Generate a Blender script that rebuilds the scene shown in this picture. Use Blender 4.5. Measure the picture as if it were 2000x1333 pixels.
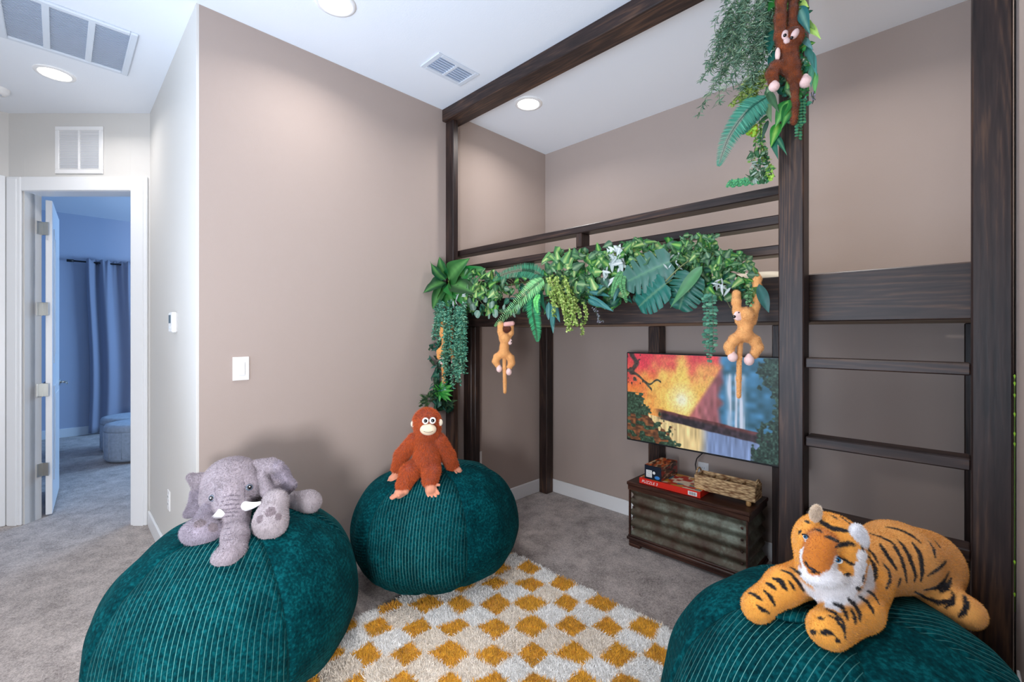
import bpy, math
import numpy as np
from mathutils import Vector, Matrix

# ------------------------------------------------------------------ camera, world, light, exposure
for o in list(bpy.data.objects): bpy.data.objects.remove(o)
SC = bpy.context.scene
COL = SC.collection
FPX, HX, HY = 875.4, 1000.0, 650.0
TH = math.radians(44.66)
H = 3.05
Fv = np.array([-math.sin(TH), math.cos(TH), 0.]); Rv = np.array([math.cos(TH), math.sin(TH), 0.]); Uv = np.array([0., 0, 1])
_d = H*FPX/653
CAM = -(_d*Fv + 65/FPX*_d*Rv); CAM[2] = 305/653*H

cd = bpy.data.cameras.new('camera'); cam = bpy.data.objects.new('camera', cd); COL.objects.link(cam)
cd.sensor_width = 36; cd.lens = FPX/2000*36; cd.shift_y = -16.5/2000; cd.clip_start = 0.02
cam.location = CAM; cam.rotation_euler = (math.pi/2, 0, TH)
SC.camera = cam

w = bpy.data.worlds.new('world'); SC.world = w; w.use_nodes = True
w.node_tree.nodes['Background'].inputs[0].default_value = (.62, .78, 1, 1)
w.node_tree.nodes['Background'].inputs[1].default_value = 0.6
vs = SC.view_settings
vs.view_transform = 'Standard'; vs.look = 'None'; vs.gamma = 1; vs.use_curve_mapping = False; vs.exposure = 0.0

def area(name, loc, target, sx, sy, power, color, spread=180, shape='RECTANGLE'):
    l = bpy.data.lights.new(name, 'AREA'); l.shape = shape; l.size = sx
    if shape in ('RECTANGLE', 'ELLIPSE'): l.size_y = sy
    l.energy = power; l.color = color; l.spread = math.radians(spread)
    o = bpy.data.objects.new(name, l); COL.objects.link(o); o.location = loc
    o.rotation_euler = (Vector(target)-Vector(loc)).to_track_quat('-Z', 'Y').to_euler()
    return o
# daylight through the window in the wall behind the camera
area('window_daylight', (1.75, -5.28, 1.72), (1.75, 0, 1.45), 1.15, 1.3, 26, (.82, .90, 1.0), 150)
# added lamp at an invented side opening, throws the elephant's crisp wall shadow
area('added_side_light', (2.90, -4.05, .98), (.55, -2.55, .88), .45, .6, 44, (.96, .96, 1.0), 140)
# added fill lamp hung unseen behind the camera, aimed up to brighten the ceiling
area('ceiling_fill', (1.3, -4.25, 1.0), (1.5, -2.2, 3.05), 2.4, 1.4, 44, (.62, .78, 1.0), 115)
# daylight through the bedroom window beyond the door
area('bedroom_daylight', (-4.0, 0.10, 1.5), (-4.3, -3.5, .3), 1.8, 1.6, 170, (.36, .62, 1.0))
# light coming from the rest of the hallway behind the camera
area('hall_daylight', (-1.2, -5.2, 1.7), (-1.4, -2.6, 1.0), 1.2, 1.6, 3, (.72, .86, 1.0))

# ------------------------------------------------------------------ projection helpers
def ray(px, py): return Fv + Rv*(px-HX)/FPX + Uv*(HY-py)/FPX
def Wd(px, py, dep): return CAM + dep*ray(px, py)
def onx(px, py, x): r = ray(px, py); return CAM + r*(x-CAM[0])/r[0]
def ony(px, py, y): r = ray(px, py); return CAM + r*(y-CAM[1])/r[1]
def onz(px, py, z): r = ray(px, py); return CAM + r*(z-CAM[2])/r[2]
def depth(p): return float((np.asarray(p)-CAM) @ Fv)
def nrmz(v): v = np.asarray(v, float); return v/max(1e-9, np.linalg.norm(v))
RNG = np.random.default_rng(11)

_vn = {}
def vnoise(P, scale, seed=0):
    """3-D value noise in 0..1"""
    P = np.asarray(P, float)*scale + 100.37*(seed+1)
    i = np.floor(P).astype(np.int64); f = P-i; f = f*f*(3-2*f)
    def h(a):
        n = (a[:, 0]*73856093) ^ (a[:, 1]*19349663) ^ (a[:, 2]*83492791) ^ (seed*2654435)
        n = (n ^ (n >> 13))*1274126177 & 0x7fffffff
        return ((n ^ (n >> 16)) & 0xffff)/65535.
    r = 0
    for dx in (0, 1):
        for dy in (0, 1):
            for dz in (0, 1):
                wgt = (f[:, 0] if dx else 1-f[:, 0])*(f[:, 1] if dy else 1-f[:, 1])*(f[:, 2] if dz else 1-f[:, 2])
                r = r + wgt*h(i+np.array([dx, dy, dz]))
    return r
def s2l(c):
    c = np.asarray(c, float)/255.
    return np.where(c <= .04045, c/12.92, ((c+.055)/1.055)**2.4)
def RGB(*c): return tuple(s2l(c))+(1.,)

# ------------------------------------------------------------------ materials
def newmat(name):
    m = bpy.data.materials.new(name); m.use_nodes = True
    nt = m.node_tree; b = nt.nodes['Principled BSDF']
    return m, nt, b
def simple(name, col, rough=.5, metal=0, spec=.5, bump=None, noise=None, sheen=0):
    m, nt, b = newmat(name); N = nt.nodes; K = nt.links
    b.inputs['Base Color'].default_value = RGB(*col); b.inputs['Roughness'].default_value = rough
    b.inputs['Metallic'].default_value = metal; b.inputs['Specular IOR Level'].default_value = spec
    if sheen: b.inputs['Sheen Weight'].default_value = sheen
    tc = N.new('ShaderNodeTexCoord')
    if noise:
        sc, amt = noise
        n = N.new('ShaderNodeTexNoise'); n.inputs['Scale'].default_value = sc; n.inputs['Detail'].default_value = 5
        K.new(tc.outputs['Object'], n.inputs['Vector'])
        r = N.new('ShaderNodeValToRGB')
        c = np.array(col, float)
        r.color_ramp.elements[0].position = .3; r.color_ramp.elements[0].color = RGB(*np.clip(c*(1-amt), 0, 255))
        r.color_ramp.elements[1].position = .7; r.color_ramp.elements[1].color = RGB(*np.clip(c*(1+amt), 0, 255))
        K.new(n.outputs['Fac'], r.inputs['Fac']); K.new(r.outputs['Color'], b.inputs['Base Color'])
    if bump:
        sc, st, di = bump
        n2 = N.new('ShaderNodeTexNoise'); n2.inputs['Scale'].default_value = sc; n2.inputs['Detail'].default_value = 4
        K.new(tc.outputs['Object'], n2.inputs['Vector'])
        bp = N.new('ShaderNodeBump'); bp.inputs['Strength'].default_value = st; bp.inputs['Distance'].default_value = di
        K.new(n2.outputs['Fac'], bp.inputs['Height']); K.new(bp.outputs['Normal'], b.inputs['Normal'])
    return m
def vcol(name, rough=.6, spec=.3, sheen=0, bump=None, trans=0, emit=0):
    m, nt, b = newmat(name); N = nt.nodes; K = nt.links
    a = N.new('ShaderNodeAttribute'); a.attribute_name = 'Col'
    K.new(a.outputs['Color'], b.inputs['Base Color'])
    b.inputs['Roughness'].default_value = rough; b.inputs['Specular IOR Level'].default_value = spec
    if sheen:
        b.inputs['Sheen Weight'].default_value = sheen; b.inputs['Sheen Roughness'].default_value = .5
    if bump:
        tc = N.new('ShaderNodeTexCoord'); n2 = N.new('ShaderNodeTexNoise'); n2.inputs['Scale'].default_value = bump[0]
        K.new(tc.outputs['Object'], n2.inputs['Vector'])
        bp = N.new('ShaderNodeBump'); bp.inputs['Strength'].default_value = bump[1]; bp.inputs['Distance'].default_value = bump[2]
        K.new(n2.outputs['Fac'], bp.inputs['Height']); K.new(bp.outputs['Normal'], b.inputs['Normal'])
    if trans:
        t = N.new('ShaderNodeBsdfTranslucent'); K.new(a.outputs['Color'], t.inputs['Color'])
        mx = N.new('ShaderNodeMixShader'); mx.inputs[0].default_value = trans
        K.new(b.outputs[0], mx.inputs[1]); K.new(t.outputs[0], mx.inputs[2])
        K.new(mx.outputs[0], N['Material Output'].inputs['Surface'])
    if emit:
        b.inputs['Base Color'].default_value = (0.01, 0.01, 0.01, 1); nt.links.remove(b.inputs['Base Color'].links[0])
        K.new(a.outputs['Color'], b.inputs['Emission Color']); b.inputs['Emission Strength'].default_value = emit
    return m
def wood(name, axis, dark=(27, 20, 20), mid=(52, 39, 36), light=(94, 68, 52), rough=.42):
    m, nt, b = newmat(name); N = nt.nodes; K = nt.links
    tc = N.new('ShaderNodeTexCoord'); oi = N.new('ShaderNodeObjectInfo')
    ad = N.new('ShaderNodeVectorMath'); ad.operation = 'ADD'
    cb = N.new('ShaderNodeCombineXYZ')
    for i in range(3): K.new(oi.outputs['Random'], cb.inputs[i])
    sc = N.new('ShaderNodeVectorMath'); sc.operation = 'SCALE'; sc.inputs['Scale'].default_value = 7.3
    K.new(cb.outputs[0], sc.inputs[0]); K.new(tc.outputs['Object'], ad.inputs[0]); K.new(sc.outputs[0], ad.inputs[1])
    mp = N.new('ShaderNodeMapping'); s = [1, 1, 1]; s[axis] = .07
    mp.inputs['Scale'].default_value = s; K.new(ad.outputs[0], mp.inputs['Vector'])
    big = N.new('ShaderNodeTexNoise'); big.inputs['Scale'].default_value = 6; big.inputs['Detail'].default_value = 1.5; big.inputs['Distortion'].default_value = .15
    K.new(mp.outputs[0], big.inputs['Vector'])
    mul = N.new('ShaderNodeMath'); mul.operation = 'MULTIPLY'; mul.inputs[1].default_value = 22
    K.new(big.outputs['Fac'], mul.inputs[0])
    fr = N.new('ShaderNodeMath'); fr.operation = 'PINGPONG'; fr.inputs[1].default_value = .5
    K.new(mul.outputs[0], fr.inputs[0])
    fine = N.new('ShaderNodeTexNoise'); fine.inputs['Scale'].default_value = 120; fine.inputs['Detail'].default_value = 3
    K.new(mp.outputs[0], fine.inputs['Vector'])
    mp2 = N.new('ShaderNodeMapping'); s2 = [3, 3, 3]; s2[axis] = .9; mp2.inputs['Scale'].default_value = s2
    K.new(ad.outputs[0], mp2.inputs['Vector'])
    blot = N.new('ShaderNodeTexNoise'); blot.inputs['Scale'].default_value = 1.6; blot.inputs['Detail'].default_value = 3
    K.new(mp2.outputs[0], blot.inputs['Vector'])
    a1 = N.new('ShaderNodeMath'); a1.operation = 'MULTIPLY_ADD'; a1.inputs[1].default_value = .36; K.new(fr.outputs[0], a1.inputs[0])
    f2 = N.new('ShaderNodeMath'); f2.operation = 'MULTIPLY'; f2.inputs[1].default_value = .5; K.new(fine.outputs['Fac'], f2.inputs[0])
    K.new(f2.outputs[0], a1.inputs[2])
    a2 = N.new('ShaderNodeMath'); a2.operation = 'MULTIPLY_ADD'; a2.inputs[1].default_value = .75; K.new(blot.outputs['Fac'], a2.inputs[0]); K.new(a1.outputs[0], a2.inputs[2])
    r = N.new('ShaderNodeValToRGB'); e = r.color_ramp.elements
    e[0].position = .5; e[0].color = RGB(*dark); e[1].position = 1.05 if False else 1.0; e[1].color = RGB(*light)
    x = e.new(.76); x.color = RGB(*mid)
    K.new(a2.outputs[0], r.inputs['Fac']); K.new(r.outputs['Color'], b.inputs['Base Color'])
    b.inputs['Roughness'].default_value = rough; b.inputs['Specular IOR Level'].default_value = .34
    bp = N.new('ShaderNodeBump'); bp.inputs['Strength'].default_value = .25; bp.inputs['Distance'].default_value = .002
    K.new(a1.outputs[0], bp.inputs['Height']); K.new(bp.outputs['Normal'], b.inputs['Normal'])
    return m

M = {}
M['wall'] = simple('taupe_wall_paint', (172, 157, 149), .75, bump=(160, .22, .0012), spec=.25)
M['white_wall'] = simple('white_wall_paint', (212, 210, 206), .7, bump=(160, .2, .001), spec=.3)
M['ceiling'] = simple('ceiling_paint', (234, 239, 246), .85, bump=(120, .3, .0015), spec=.2)  # white ceiling, with the blue of the light tinted into its colour
M['trim'] = simple('white_trim_paint', (236, 238, 240), .35)
M['plastic'] = simple('white_plastic', (240, 240, 240), .35)
M['dark_plastic'] = simple('dark_plastic', (34, 36, 40), .35)
M['screen_grey'] = simple('lcd_grey', (66, 88, 96), .3)
M['louver'] = simple('vent_paint', (214, 222, 232), .5)
M['void'] = simple('duct_grey', (186, 200, 220), .9)
M['wz'] = wood('stained_wood_vertical', 2)
M['wx'] = wood('stained_wood_lengthwise', 0)
M['ply'] = simple('plywood', (150, 132, 112), .7, noise=(8, .12))
M['chrome'] = simple('brushed_nickel', (190, 192, 190), .28, metal=1)
M['cream_fabric'] = simple('cream_fabric', (232, 222, 200), .9, sheen=.3)
M['black_metal'] = simple('black_metal', (24, 24, 28), .4)
M['curtain'] = simple('blue_grey_curtain', (146, 152, 172), .9, bump=(300, .3, .001), sheen=.2)
M['ottoman'] = simple('grey_upholstery', (168, 178, 190), .85, noise=(30, .06))
M['bedroom_wall'] = simple('bedroom_wall_paint', (186, 194, 214), .8)
M['plush'] = vcol('short_plush', .85, .15, sheen=.35)
M['leaf'] = vcol('glossy_leaf', .42, .45, trans=.22)
M['softleaf'] = vcol('matt_leaf', .65, .25, trans=.22)
M['rug'] = vcol('shag_pile', .95, .1, sheen=.2)
M['tvpic'] = vcol('screen_picture', .5, .5, emit=.8)
M['print'] = vcol('printed_card', .4, .4)
M['red'] = simple('red_card', (214, 40, 26), .35)
M['white_card'] = simple('white_card', (232, 232, 230), .4)
M['navy_card'] = simple('navy_card', (22, 30, 46), .35)
M['blue_card'] = simple('blue_card', (60, 130, 200), .35)
M['eye_black'] = simple('eye_gloss_black', (14, 12, 14), .12)
M['eye_white'] = simple('eye_white', (244, 240, 234), .35)
M['eye_blue'] = simple('eye_blue', (46, 110, 150), .15)
M['eye_grey'] = simple('eye_grey', (100, 112, 128), .15)
M['tusk'] = simple('white_felt', (246, 246, 250), .8, sheen=.3)
M['bulb'], _nt, _b = newmat('lit_lens'); _b.inputs['Emission Color'].default_value = (1, .97, .93, 1); _b.inputs['Emission Strength'].default_value = 14
M['stem'] = simple('plant_stem', (92, 104, 52), .6)
M['foot_wood'] = simple('light_turned_wood', (196, 150, 96), .5)
M['nose'] = simple('dark_embroidery', (40, 26, 34), .6)

def carpet():
    m, nt, b = newmat('cut_pile_carpet'); N = nt.nodes; K = nt.links
    tc = N.new('ShaderNodeTexCoord')
    n1 = N.new('ShaderNodeTexNoise'); n1.inputs['Scale'].default_value = 130; n1.inputs['Detail'].default_value = 4; n1.inputs['Roughness'].default_value = .8
    n2 = N.new('ShaderNodeTexNoise'); n2.inputs['Scale'].default_value = 9; n2.inputs['Detail'].default_value = 6; n2.inputs['Roughness'].default_value = .7
    for n in (n1, n2): K.new(tc.outputs['Object'], n.inputs['Vector'])
    mx = N.new('ShaderNodeMath'); mx.operation = 'MULTIPLY_ADD'; mx.inputs[1].default_value = .62
    K.new(n1.outputs['Fac'], mx.inputs[0])
    m2 = N.new('ShaderNodeMath'); m2.operation = 'MULTIPLY'; m2.inputs[1].default_value = .38; K.new(n2.outputs['Fac'], m2.inputs[0]); K.new(m2.outputs[0], mx.inputs[2])
    r = N.new('ShaderNodeValToRGB'); e = r.color_ramp.elements
    e[0].position = .36; e[0].color = RGB(92, 82, 78); e[1].position = .62; e[1].color = RGB(206, 194, 188)
    K.new(mx.outputs[0], r.inputs['Fac']); K.new(r.outputs['Color'], b.inputs['Base Color'])
    b.inputs['Roughness'].default_value = 1; b.inputs['Specular IOR Level'].default_value = .1; b.inputs['Sheen Weight'].default_value = .35
    bp = N.new('ShaderNodeBump'); bp.inputs['Strength'].default_value = .9; bp.inputs['Distance'].default_value = .006
    K.new(mx.outputs[0], bp.inputs['Height']); K.new(bp.outputs['Normal'], b.inputs['Normal'])
    return m
M['carpet'] = carpet()

def corduroy():
    m, nt, b = newmat('teal_corduroy'); N = nt.nodes; K = nt.links
    a = N.new('ShaderNodeAttribute'); a.attribute_name = 'rib'
    fr = N.new('ShaderNodeMath'); fr.operation = 'FRACT'; K.new(a.outputs['Fac'], fr.inputs[0])
    pp = N.new('ShaderNodeMath'); pp.operation = 'PINGPONG'; pp.inputs[1].default_value = .5; K.new(fr.outputs[0], pp.inputs[0])
    tc = N.new('ShaderNodeTexCoord')
    n = N.new('ShaderNodeTexNoise'); n.inputs['Scale'].default_value = 9; n.inputs['Detail'].default_value = 8; n.inputs['Roughness'].default_value = .75
    K.new(tc.outputs['Object'], n.inputs['Vector'])
    nf = N.new('ShaderNodeTexNoise'); nf.inputs['Scale'].default_value = 95; nf.inputs['Detail'].default_value = 4
    K.new(tc.outputs['Object'], nf.inputs['Vector'])
    r = N.new('ShaderNodeValToRGB'); e = r.color_ramp.elements
    e[0].position = .36; e[0].color = RGB(0, 32, 38); e[1].position = .64; e[1].color = RGB(8, 88, 94)
    x = e.new(.5); x.color = RGB(0, 56, 62)
    cmb = N.new('ShaderNodeMath'); cmb.operation = 'MULTIPLY_ADD'; cmb.inputs[1].default_value = .5; K.new(n.outputs['Fac'], cmb.inputs[0])
    h2 = N.new('ShaderNodeMath'); h2.operation = 'MULTIPLY'; h2.inputs[1].default_value = .5; K.new(nf.outputs['Fac'], h2.inputs[0]); K.new(h2.outputs[0], cmb.inputs[2])
    K.new(cmb.outputs[0], r.inputs['Fac'])
    # thin paler lines along the grooves between the wales
    ln = N.new('ShaderNodeMapRange'); ln.inputs[1].default_value = .0; ln.inputs[2].default_value = .075; ln.inputs[3].default_value = 1; ln.inputs[4].default_value = 0
    K.new(pp.outputs[0], ln.inputs[0])
    msk = N.new('ShaderNodeAttribute'); msk.attribute_name = 'line'
    ml = N.new('ShaderNodeMath'); ml.operation = 'MULTIPLY'; K.new(ln.outputs[0], ml.inputs[0]); K.new(msk.outputs['Fac'], ml.inputs[1])
    mix = N.new('ShaderNodeMixRGB'); mix.inputs[2].default_value = RGB(112, 178, 172)
    K.new(ml.outputs[0], mix.inputs[0]); K.new(r.outputs['Color'], mix.inputs[1])
    K.new(mix.outputs[0], b.inputs['Base Color'])
    b.inputs['Roughness'].default_value = .9; b.inputs['Specular IOR Level'].default_value = .06
    b.inputs['Sheen Weight'].default_value = .06; b.inputs['Sheen Roughness'].default_value = .45; b.inputs['Sheen Tint'].default_value = RGB(70, 190, 195)
    hh = N.new('ShaderNodeMath'); hh.operation = 'MULTIPLY_ADD'; hh.inputs[1].default_value = 1.1; K.new(pp.outputs[0], hh.inputs[0]); K.new(cmb.outputs[0], hh.inputs[2])
    bp = N.new('ShaderNodeBump'); bp.inputs['Strength'].default_value = .7; bp.inputs['Distance'].default_value = .004
    K.new(hh.outputs[0], bp.inputs['Height']); K.new(bp.outputs['Normal'], b.inputs['Normal'])
    return m
M['cord'] = corduroy()

def patina():
    m, nt, b = newmat('aged_corrugated_metal'); N = nt.nodes; K = nt.links
    tc = N.new('ShaderNodeTexCoord'); n = N.new('ShaderNodeTexNoise'); n.inputs['Scale'].default_value = 5; n.inputs['Detail'].default_value = 8; n.inputs['Roughness'].default_value = .7
    K.new(tc.outputs['Object'], n.inputs['Vector'])
    r = N.new('ShaderNodeValToRGB'); e = r.color_ramp.elements
    e[0].position = .36; e[0].color = RGB(70, 46, 34); e[1].position = .68; e[1].color = RGB(136, 146, 132)
    x = e.new(.5); x.color = RGB(88, 82, 68)
    K.new(n.outputs['Fac'], r.inputs['Fac']); K.new(r.outputs['Color'], b.inputs['Base Color'])
    b.inputs['Roughness'].default_value = .5; b.inputs['Metallic'].default_value = .35
    return m
M['patina'] = patina()
M['chest_wood'] = wood('chest_wood', 0, (40, 24, 20), (64, 38, 30), (92, 62, 48), .35)

def woven():
    m, nt, b = newmat('woven_water_hyacinth'); N = nt.nodes; K = nt.links
    tc = N.new('ShaderNodeTexCoord'); mp = N.new('ShaderNodeMapping'); mp.inputs['Scale'].default_value = (26, 26, 75)
    K.new(tc.outputs['Object'], mp.inputs['Vector'])
    v = N.new('ShaderNodeTexVoronoi'); K.new(mp.outputs[0], v.inputs['Vector']); v.inputs['Scale'].default_value = 1.3
    r = N.new('ShaderNodeValToRGB'); e = r.color_ramp.elements
    e[0].position = .1; e[0].color = RGB(232, 198, 148); e[1].position = .85; e[1].color = RGB(128, 88, 54)
    K.new(v.outputs['Distance'], r.inputs['Fac']); K.new(r.outputs['Color'], b.inputs['Base Color'])
    b.inputs['Roughness'].default_value = .7
    bp = N.new('ShaderNodeBump'); bp.inputs['Strength'].default_value = 1; bp.inputs['Distance'].default_value = .006; bp.invert = True
    K.new(v.outputs['Distance'], bp.inputs['Height']); K.new(bp.outputs['Normal'], b.inputs['Normal'])
    return m
M['woven'] = woven()

# ------------------------------------------------------------------ mesh + object helpers
def empty(name, loc, label, cat, group=None):
    o = bpy.data.objects.new(name, None); COL.objects.link(o); o.location = loc; o.empty_display_size = .05
    o['label'] = label; o['category'] = cat
    if group: o['group'] = group
    return o
def tag(o, label=None, cat=None, group=None, kind=None):
    if label: o['label'] = label
    if cat: o['category'] = cat
    if group: o['group'] = group
    if kind: o['kind'] = kind
    return o
WL = {}
class MB:
    def __init__(s): s.v = []; s.f = []; s.c = []; s.n = 0; s.hascol = False; s.attrs = {}
    def add(s, v, faces, col=None):
        v = np.asarray(v, float).reshape(-1, 3)
        s.v.append(v)
        for fa in faces if isinstance(faces, list) and len(faces) and isinstance(faces[0], np.ndarray) else [np.asarray(faces)]:
            if len(fa): s.f.append(np.asarray(fa, np.int64)+s.n)
        if col is not None:
            s.hascol = True; c = np.asarray(col, float)
            if c.ndim == 1: c = np.tile(c, (len(v), 1))
        else: c = np.ones((len(v), 3))*.5
        s.c.append(c); s.n += len(v)
    def box(s, x0, x1, y0, y1, z0, z1, b=.003, R=None, o=None, col=None):
        lo = np.array([min(x0, x1), min(y0, y1), min(z0, z1)]); hi = np.array([max(x0, x1), max(y0, y1), max(z0, z1)])
        b = min(b, .3*float((hi-lo).min()))
        V = []; idx = {}
        for sx in (0, 1):
            for sy in (0, 1):
                for sz in (0, 1):
                    c = np.where([sx, sy, sz], hi, lo).astype(float); sg = np.array([1 if q else -1 for q in (sx, sy, sz)])
                    for a in range(3):
                        p = c-sg*b; p[a] = c[a]
                        idx[(sx, sy, sz, a)] = len(V); V.append(p)
        F4 = []; F3 = []
        for a in range(3):
            o1, o2 = [q for q in range(3) if q != a]
            for sd in (0, 1):
                q = []
                for (i, j) in ((0, 0), (1, 0), (1, 1), (0, 1)):
                    k = [0, 0, 0]; k[a] = sd; k[o1] = i; k[o2] = j; q.append(idx[(*k, a)])
                F4.append(q)
        for a in range(3):
            o1, o2 = [q for q in range(3) if q != a]
            for i in (0, 1):
                for j in (0, 1):
                    k0 = [0, 0, 0]; k0[o1] = i; k0[o2] = j; k1 = list(k0); k1[a] = 1
                    F4.append([idx[(*k0, o1)], idx[(*k1, o1)], idx[(*k1, o2)], idx[(*k0, o2)]])
        for sx in (0, 1):
            for sy in (0, 1):
                for sz in (0, 1): F3.append([idx[(sx, sy, sz, a)] for a in range(3)])
        V = np.array(V); cen = V.mean(0)
        def orient(Fs):
            out = []
            for q in Fs:
                P = V[q]; n = np.cross(P[1]-P[0], P[2]-P[0])
                out.append(q if n @ (P.mean(0)-cen) > 0 else q[::-1])
            return np.array(out)
        F4 = orient(F4); F3 = orient(F3)
        if R is not None: V = (V @ np.asarray(R).T) + np.asarray(o)
        s.add(V, [F4, F3], col)
    def tube(s, pts, rad, n=10, col=None, cap=True):
        pts = np.asarray(pts, float); k = len(pts)
        rad = np.full(k, rad, float) if np.isscalar(rad) else np.asarray(rad, float)
        T = np.gradient(pts, axis=0); T /= np.maximum(1e-9, np.linalg.norm(T, axis=1))[:, None]
        up = np.array([0, 0, 1.]) if abs(T[0][2]) < .9 else np.array([1., 0, 0])
        V = []; A = np.linspace(0, 2*np.pi, n, endpoint=False)
        x = nrmz(np.cross(up, T[0]))
        for i in range(k):
            x = nrmz(x-T[i]*(x@T[i])); y = np.cross(T[i], x)
            V.append(pts[i]+rad[i]*(np.cos(A)[:, None]*x+np.sin(A)[:, None]*y))
        V = np.concatenate(V); F = []
        for i in range(k-1):
            for j in range(n):
                F.append([i*n+j, i*n+(j+1) % n, (i+1)*n+(j+1) % n, (i+1)*n+j])
        fs = [np.array(F)]
        if cap:
            V = np.concatenate([V, pts[:1], pts[-1:]]); a, b_ = k*n, k*n+1
            fs.append(np.array([[a, (j+1) % n, j] for j in range(n)]+[[b_, (k-1)*n+j, (k-1)*n+(j+1) % n] for j in range(n)]))
        s.add(V, fs, col)
    def lathe(s, prof, o=(0, 0, 0), n=32, R=None, col=None, sx=1, sy=1):
        prof = np.asarray(prof, float); A = np.linspace(0, 2*np.pi, n, endpoint=False); k = len(prof)
        V = np.stack([prof[:, None, 0]*np.cos(A)*sx, prof[:, None, 0]*np.sin(A)*sy, np.repeat(prof[:, 1:2], n, 1)], -1).reshape(-1, 3)
        F = [[i*n+j, i*n+(j+1) % n, (i+1)*n+(j+1) % n, (i+1)*n+j] for i in range(k-1) for j in range(n)]
        if R is not None: V = V @ np.asarray(R).T
        s.add(V+np.asarray(o), np.array(F), col)
    def ball(s, c, r, col=None, n=16, R=None):
        r = np.ones(3)*r if np.isscalar(r) else np.asarray(r, float)
        a = np.linspace(-np.pi/2, np.pi/2, n//2+1); A = np.linspace(0, 2*np.pi, n, endpoint=False)
        V = np.stack([np.cos(a)[:, None]*np.cos(A), np.cos(a)[:, None]*np.sin(A), np.repeat(np.sin(a)[:, None], n, 1)], -1).reshape(-1, 3)*r
        if R is not None: V = V @ np.asarray(R).T
        k = len(a)
        F = [[i*n+j, i*n+(j+1) % n, (i+1)*n+(j+1) % n, (i+1)*n+j] for i in range(k-1) for j in range(n)]
        s.add(V+np.asarray(c), np.array(F), col)
    def build(s, name, mat, parent=None, smooth=False, origin=None, attrs=None):
        V = np.concatenate(s.v)
        off = np.zeros(3)
        if parent is not None: off = np.array(WL.get(parent.name, parent.location), float)
        if origin is not None: org = np.asarray(origin, float)
        elif parent is None: org = np.array([(V[:, 0].min()+V[:, 0].max())/2, (V[:, 1].min()+V[:, 1].max())/2, V[:, 2].min()])
        else: org = (V.min(0)+V.max(0))/2
        V = V-org
        me = bpy.data.meshes.new(name)
        me.vertices.add(len(V)); me.vertices.foreach_set('co', V.astype(np.float32).ravel())
        tot = sum(f.size for f in s.f); npol = sum(len(f) for f in s.f)
        me.loops.add(tot); me.polygons.add(npol)
        li = np.concatenate([f.ravel() for f in s.f]); me.loops.foreach_set('vertex_index', li.astype(np.int32))
        cnt = np.concatenate([np.full(len(f), f.shape[1]) for f in s.f]); st = np.concatenate([[0], np.cumsum(cnt)[:-1]])
        me.polygons.foreach_set('loop_start', st.astype(np.int32))
        try: me.polygons.foreach_set('loop_total', cnt.astype(np.int32))
        except Exception: pass
        me.polygons.foreach_set('use_smooth', np.full(npol, smooth))
        if s.hascol:
            a = me.attributes.new('Col', 'FLOAT_COLOR', 'POINT')
            C4 = np.concatenate([np.concatenate(s.c), np.ones((s.n, 1))], 1); a.data.foreach_set('color', C4.astype(np.float32).ravel())
        for k_, arr in (attrs or {}).items():
            a = me.attributes.new(k_, 'FLOAT', 'POINT'); a.data.foreach_set('value', np.asarray(arr, np.float32))
        me.update(calc_edges=True); me.validate()
        if isinstance(mat, str): mat = M[mat]
        me.materials.append(mat)
        ob = bpy.data.objects.new(name, me); COL.objects.link(ob)
        ob.location = org-off if parent is not None else org
        if parent is not None: ob.parent = parent
        WL[ob.name] = org
        return ob
def boxobj(name, dims, mat, parent=None, b=.003):
    m = MB(); m.box(*dims, b=b); return m.build(name, mat, parent)
def struct(name, dims, mat, b=0.0005):
    return tag(boxobj(name, dims, mat, None, b), kind='structure')

# ------------------------------------------------------------------ the room
XR = 2.787; YF = -2.645; YB = -5.25
def pw(px, D): return CAM+D*(Fv+Rv*(px-1000)/FPX)   # point of the angled door wall (D metres out)
DW = 3.32
struct('floor', (-7.2, 3.0, -5.4, 0.3, -.08, 0), 'carpet')
struct('ceiling', (-7.2, 3.0, -5.4, 0.3, H, H+.1), 'ceiling')
struct('wall_back', (-.12, XR+.1, 0, .1, 0, H), 'wall')
# left taupe wall with white hallway return: two walls meeting in the outside corner
struct('wall_left', (-.10, 0, YF+.012, 0, 0, H), 'wall')
struct('wall_hall', (-1.60, 0.0, YF, YF+.012, 0, H), 'white_wall')
m = MB(); m.box(XR, XR+.1, YB, -4.45, 0, H, .0005); m.box(XR, XR+.1, -3.68, 0, 0, H, .0005); m.box(XR, XR+.1, -4.45, -3.68, 0, .5, .0005); m.box(XR, XR+.1, -4.45, -3.68, 1.5, H, .0005)
tag(m.build('wall_right', 'wall'), kind='structure')  # gap left unseen behind the camera for the added side lamp
m = MB()
for (a, b_, c, d_) in ((-4.45, -4.41, .5, 1.5), (-3.72, -3.68, .5, 1.5), (-4.41, -3.72, .5, .54), (-4.41, -3.72, 1.46, 1.5)): m.box(XR+.02, XR+.07, a, b_, c, d_)
tag(m.build('added_side_window', 'trim'), kind='structure')  # frame of the invented opening, sized to suit the added side lamp
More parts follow.
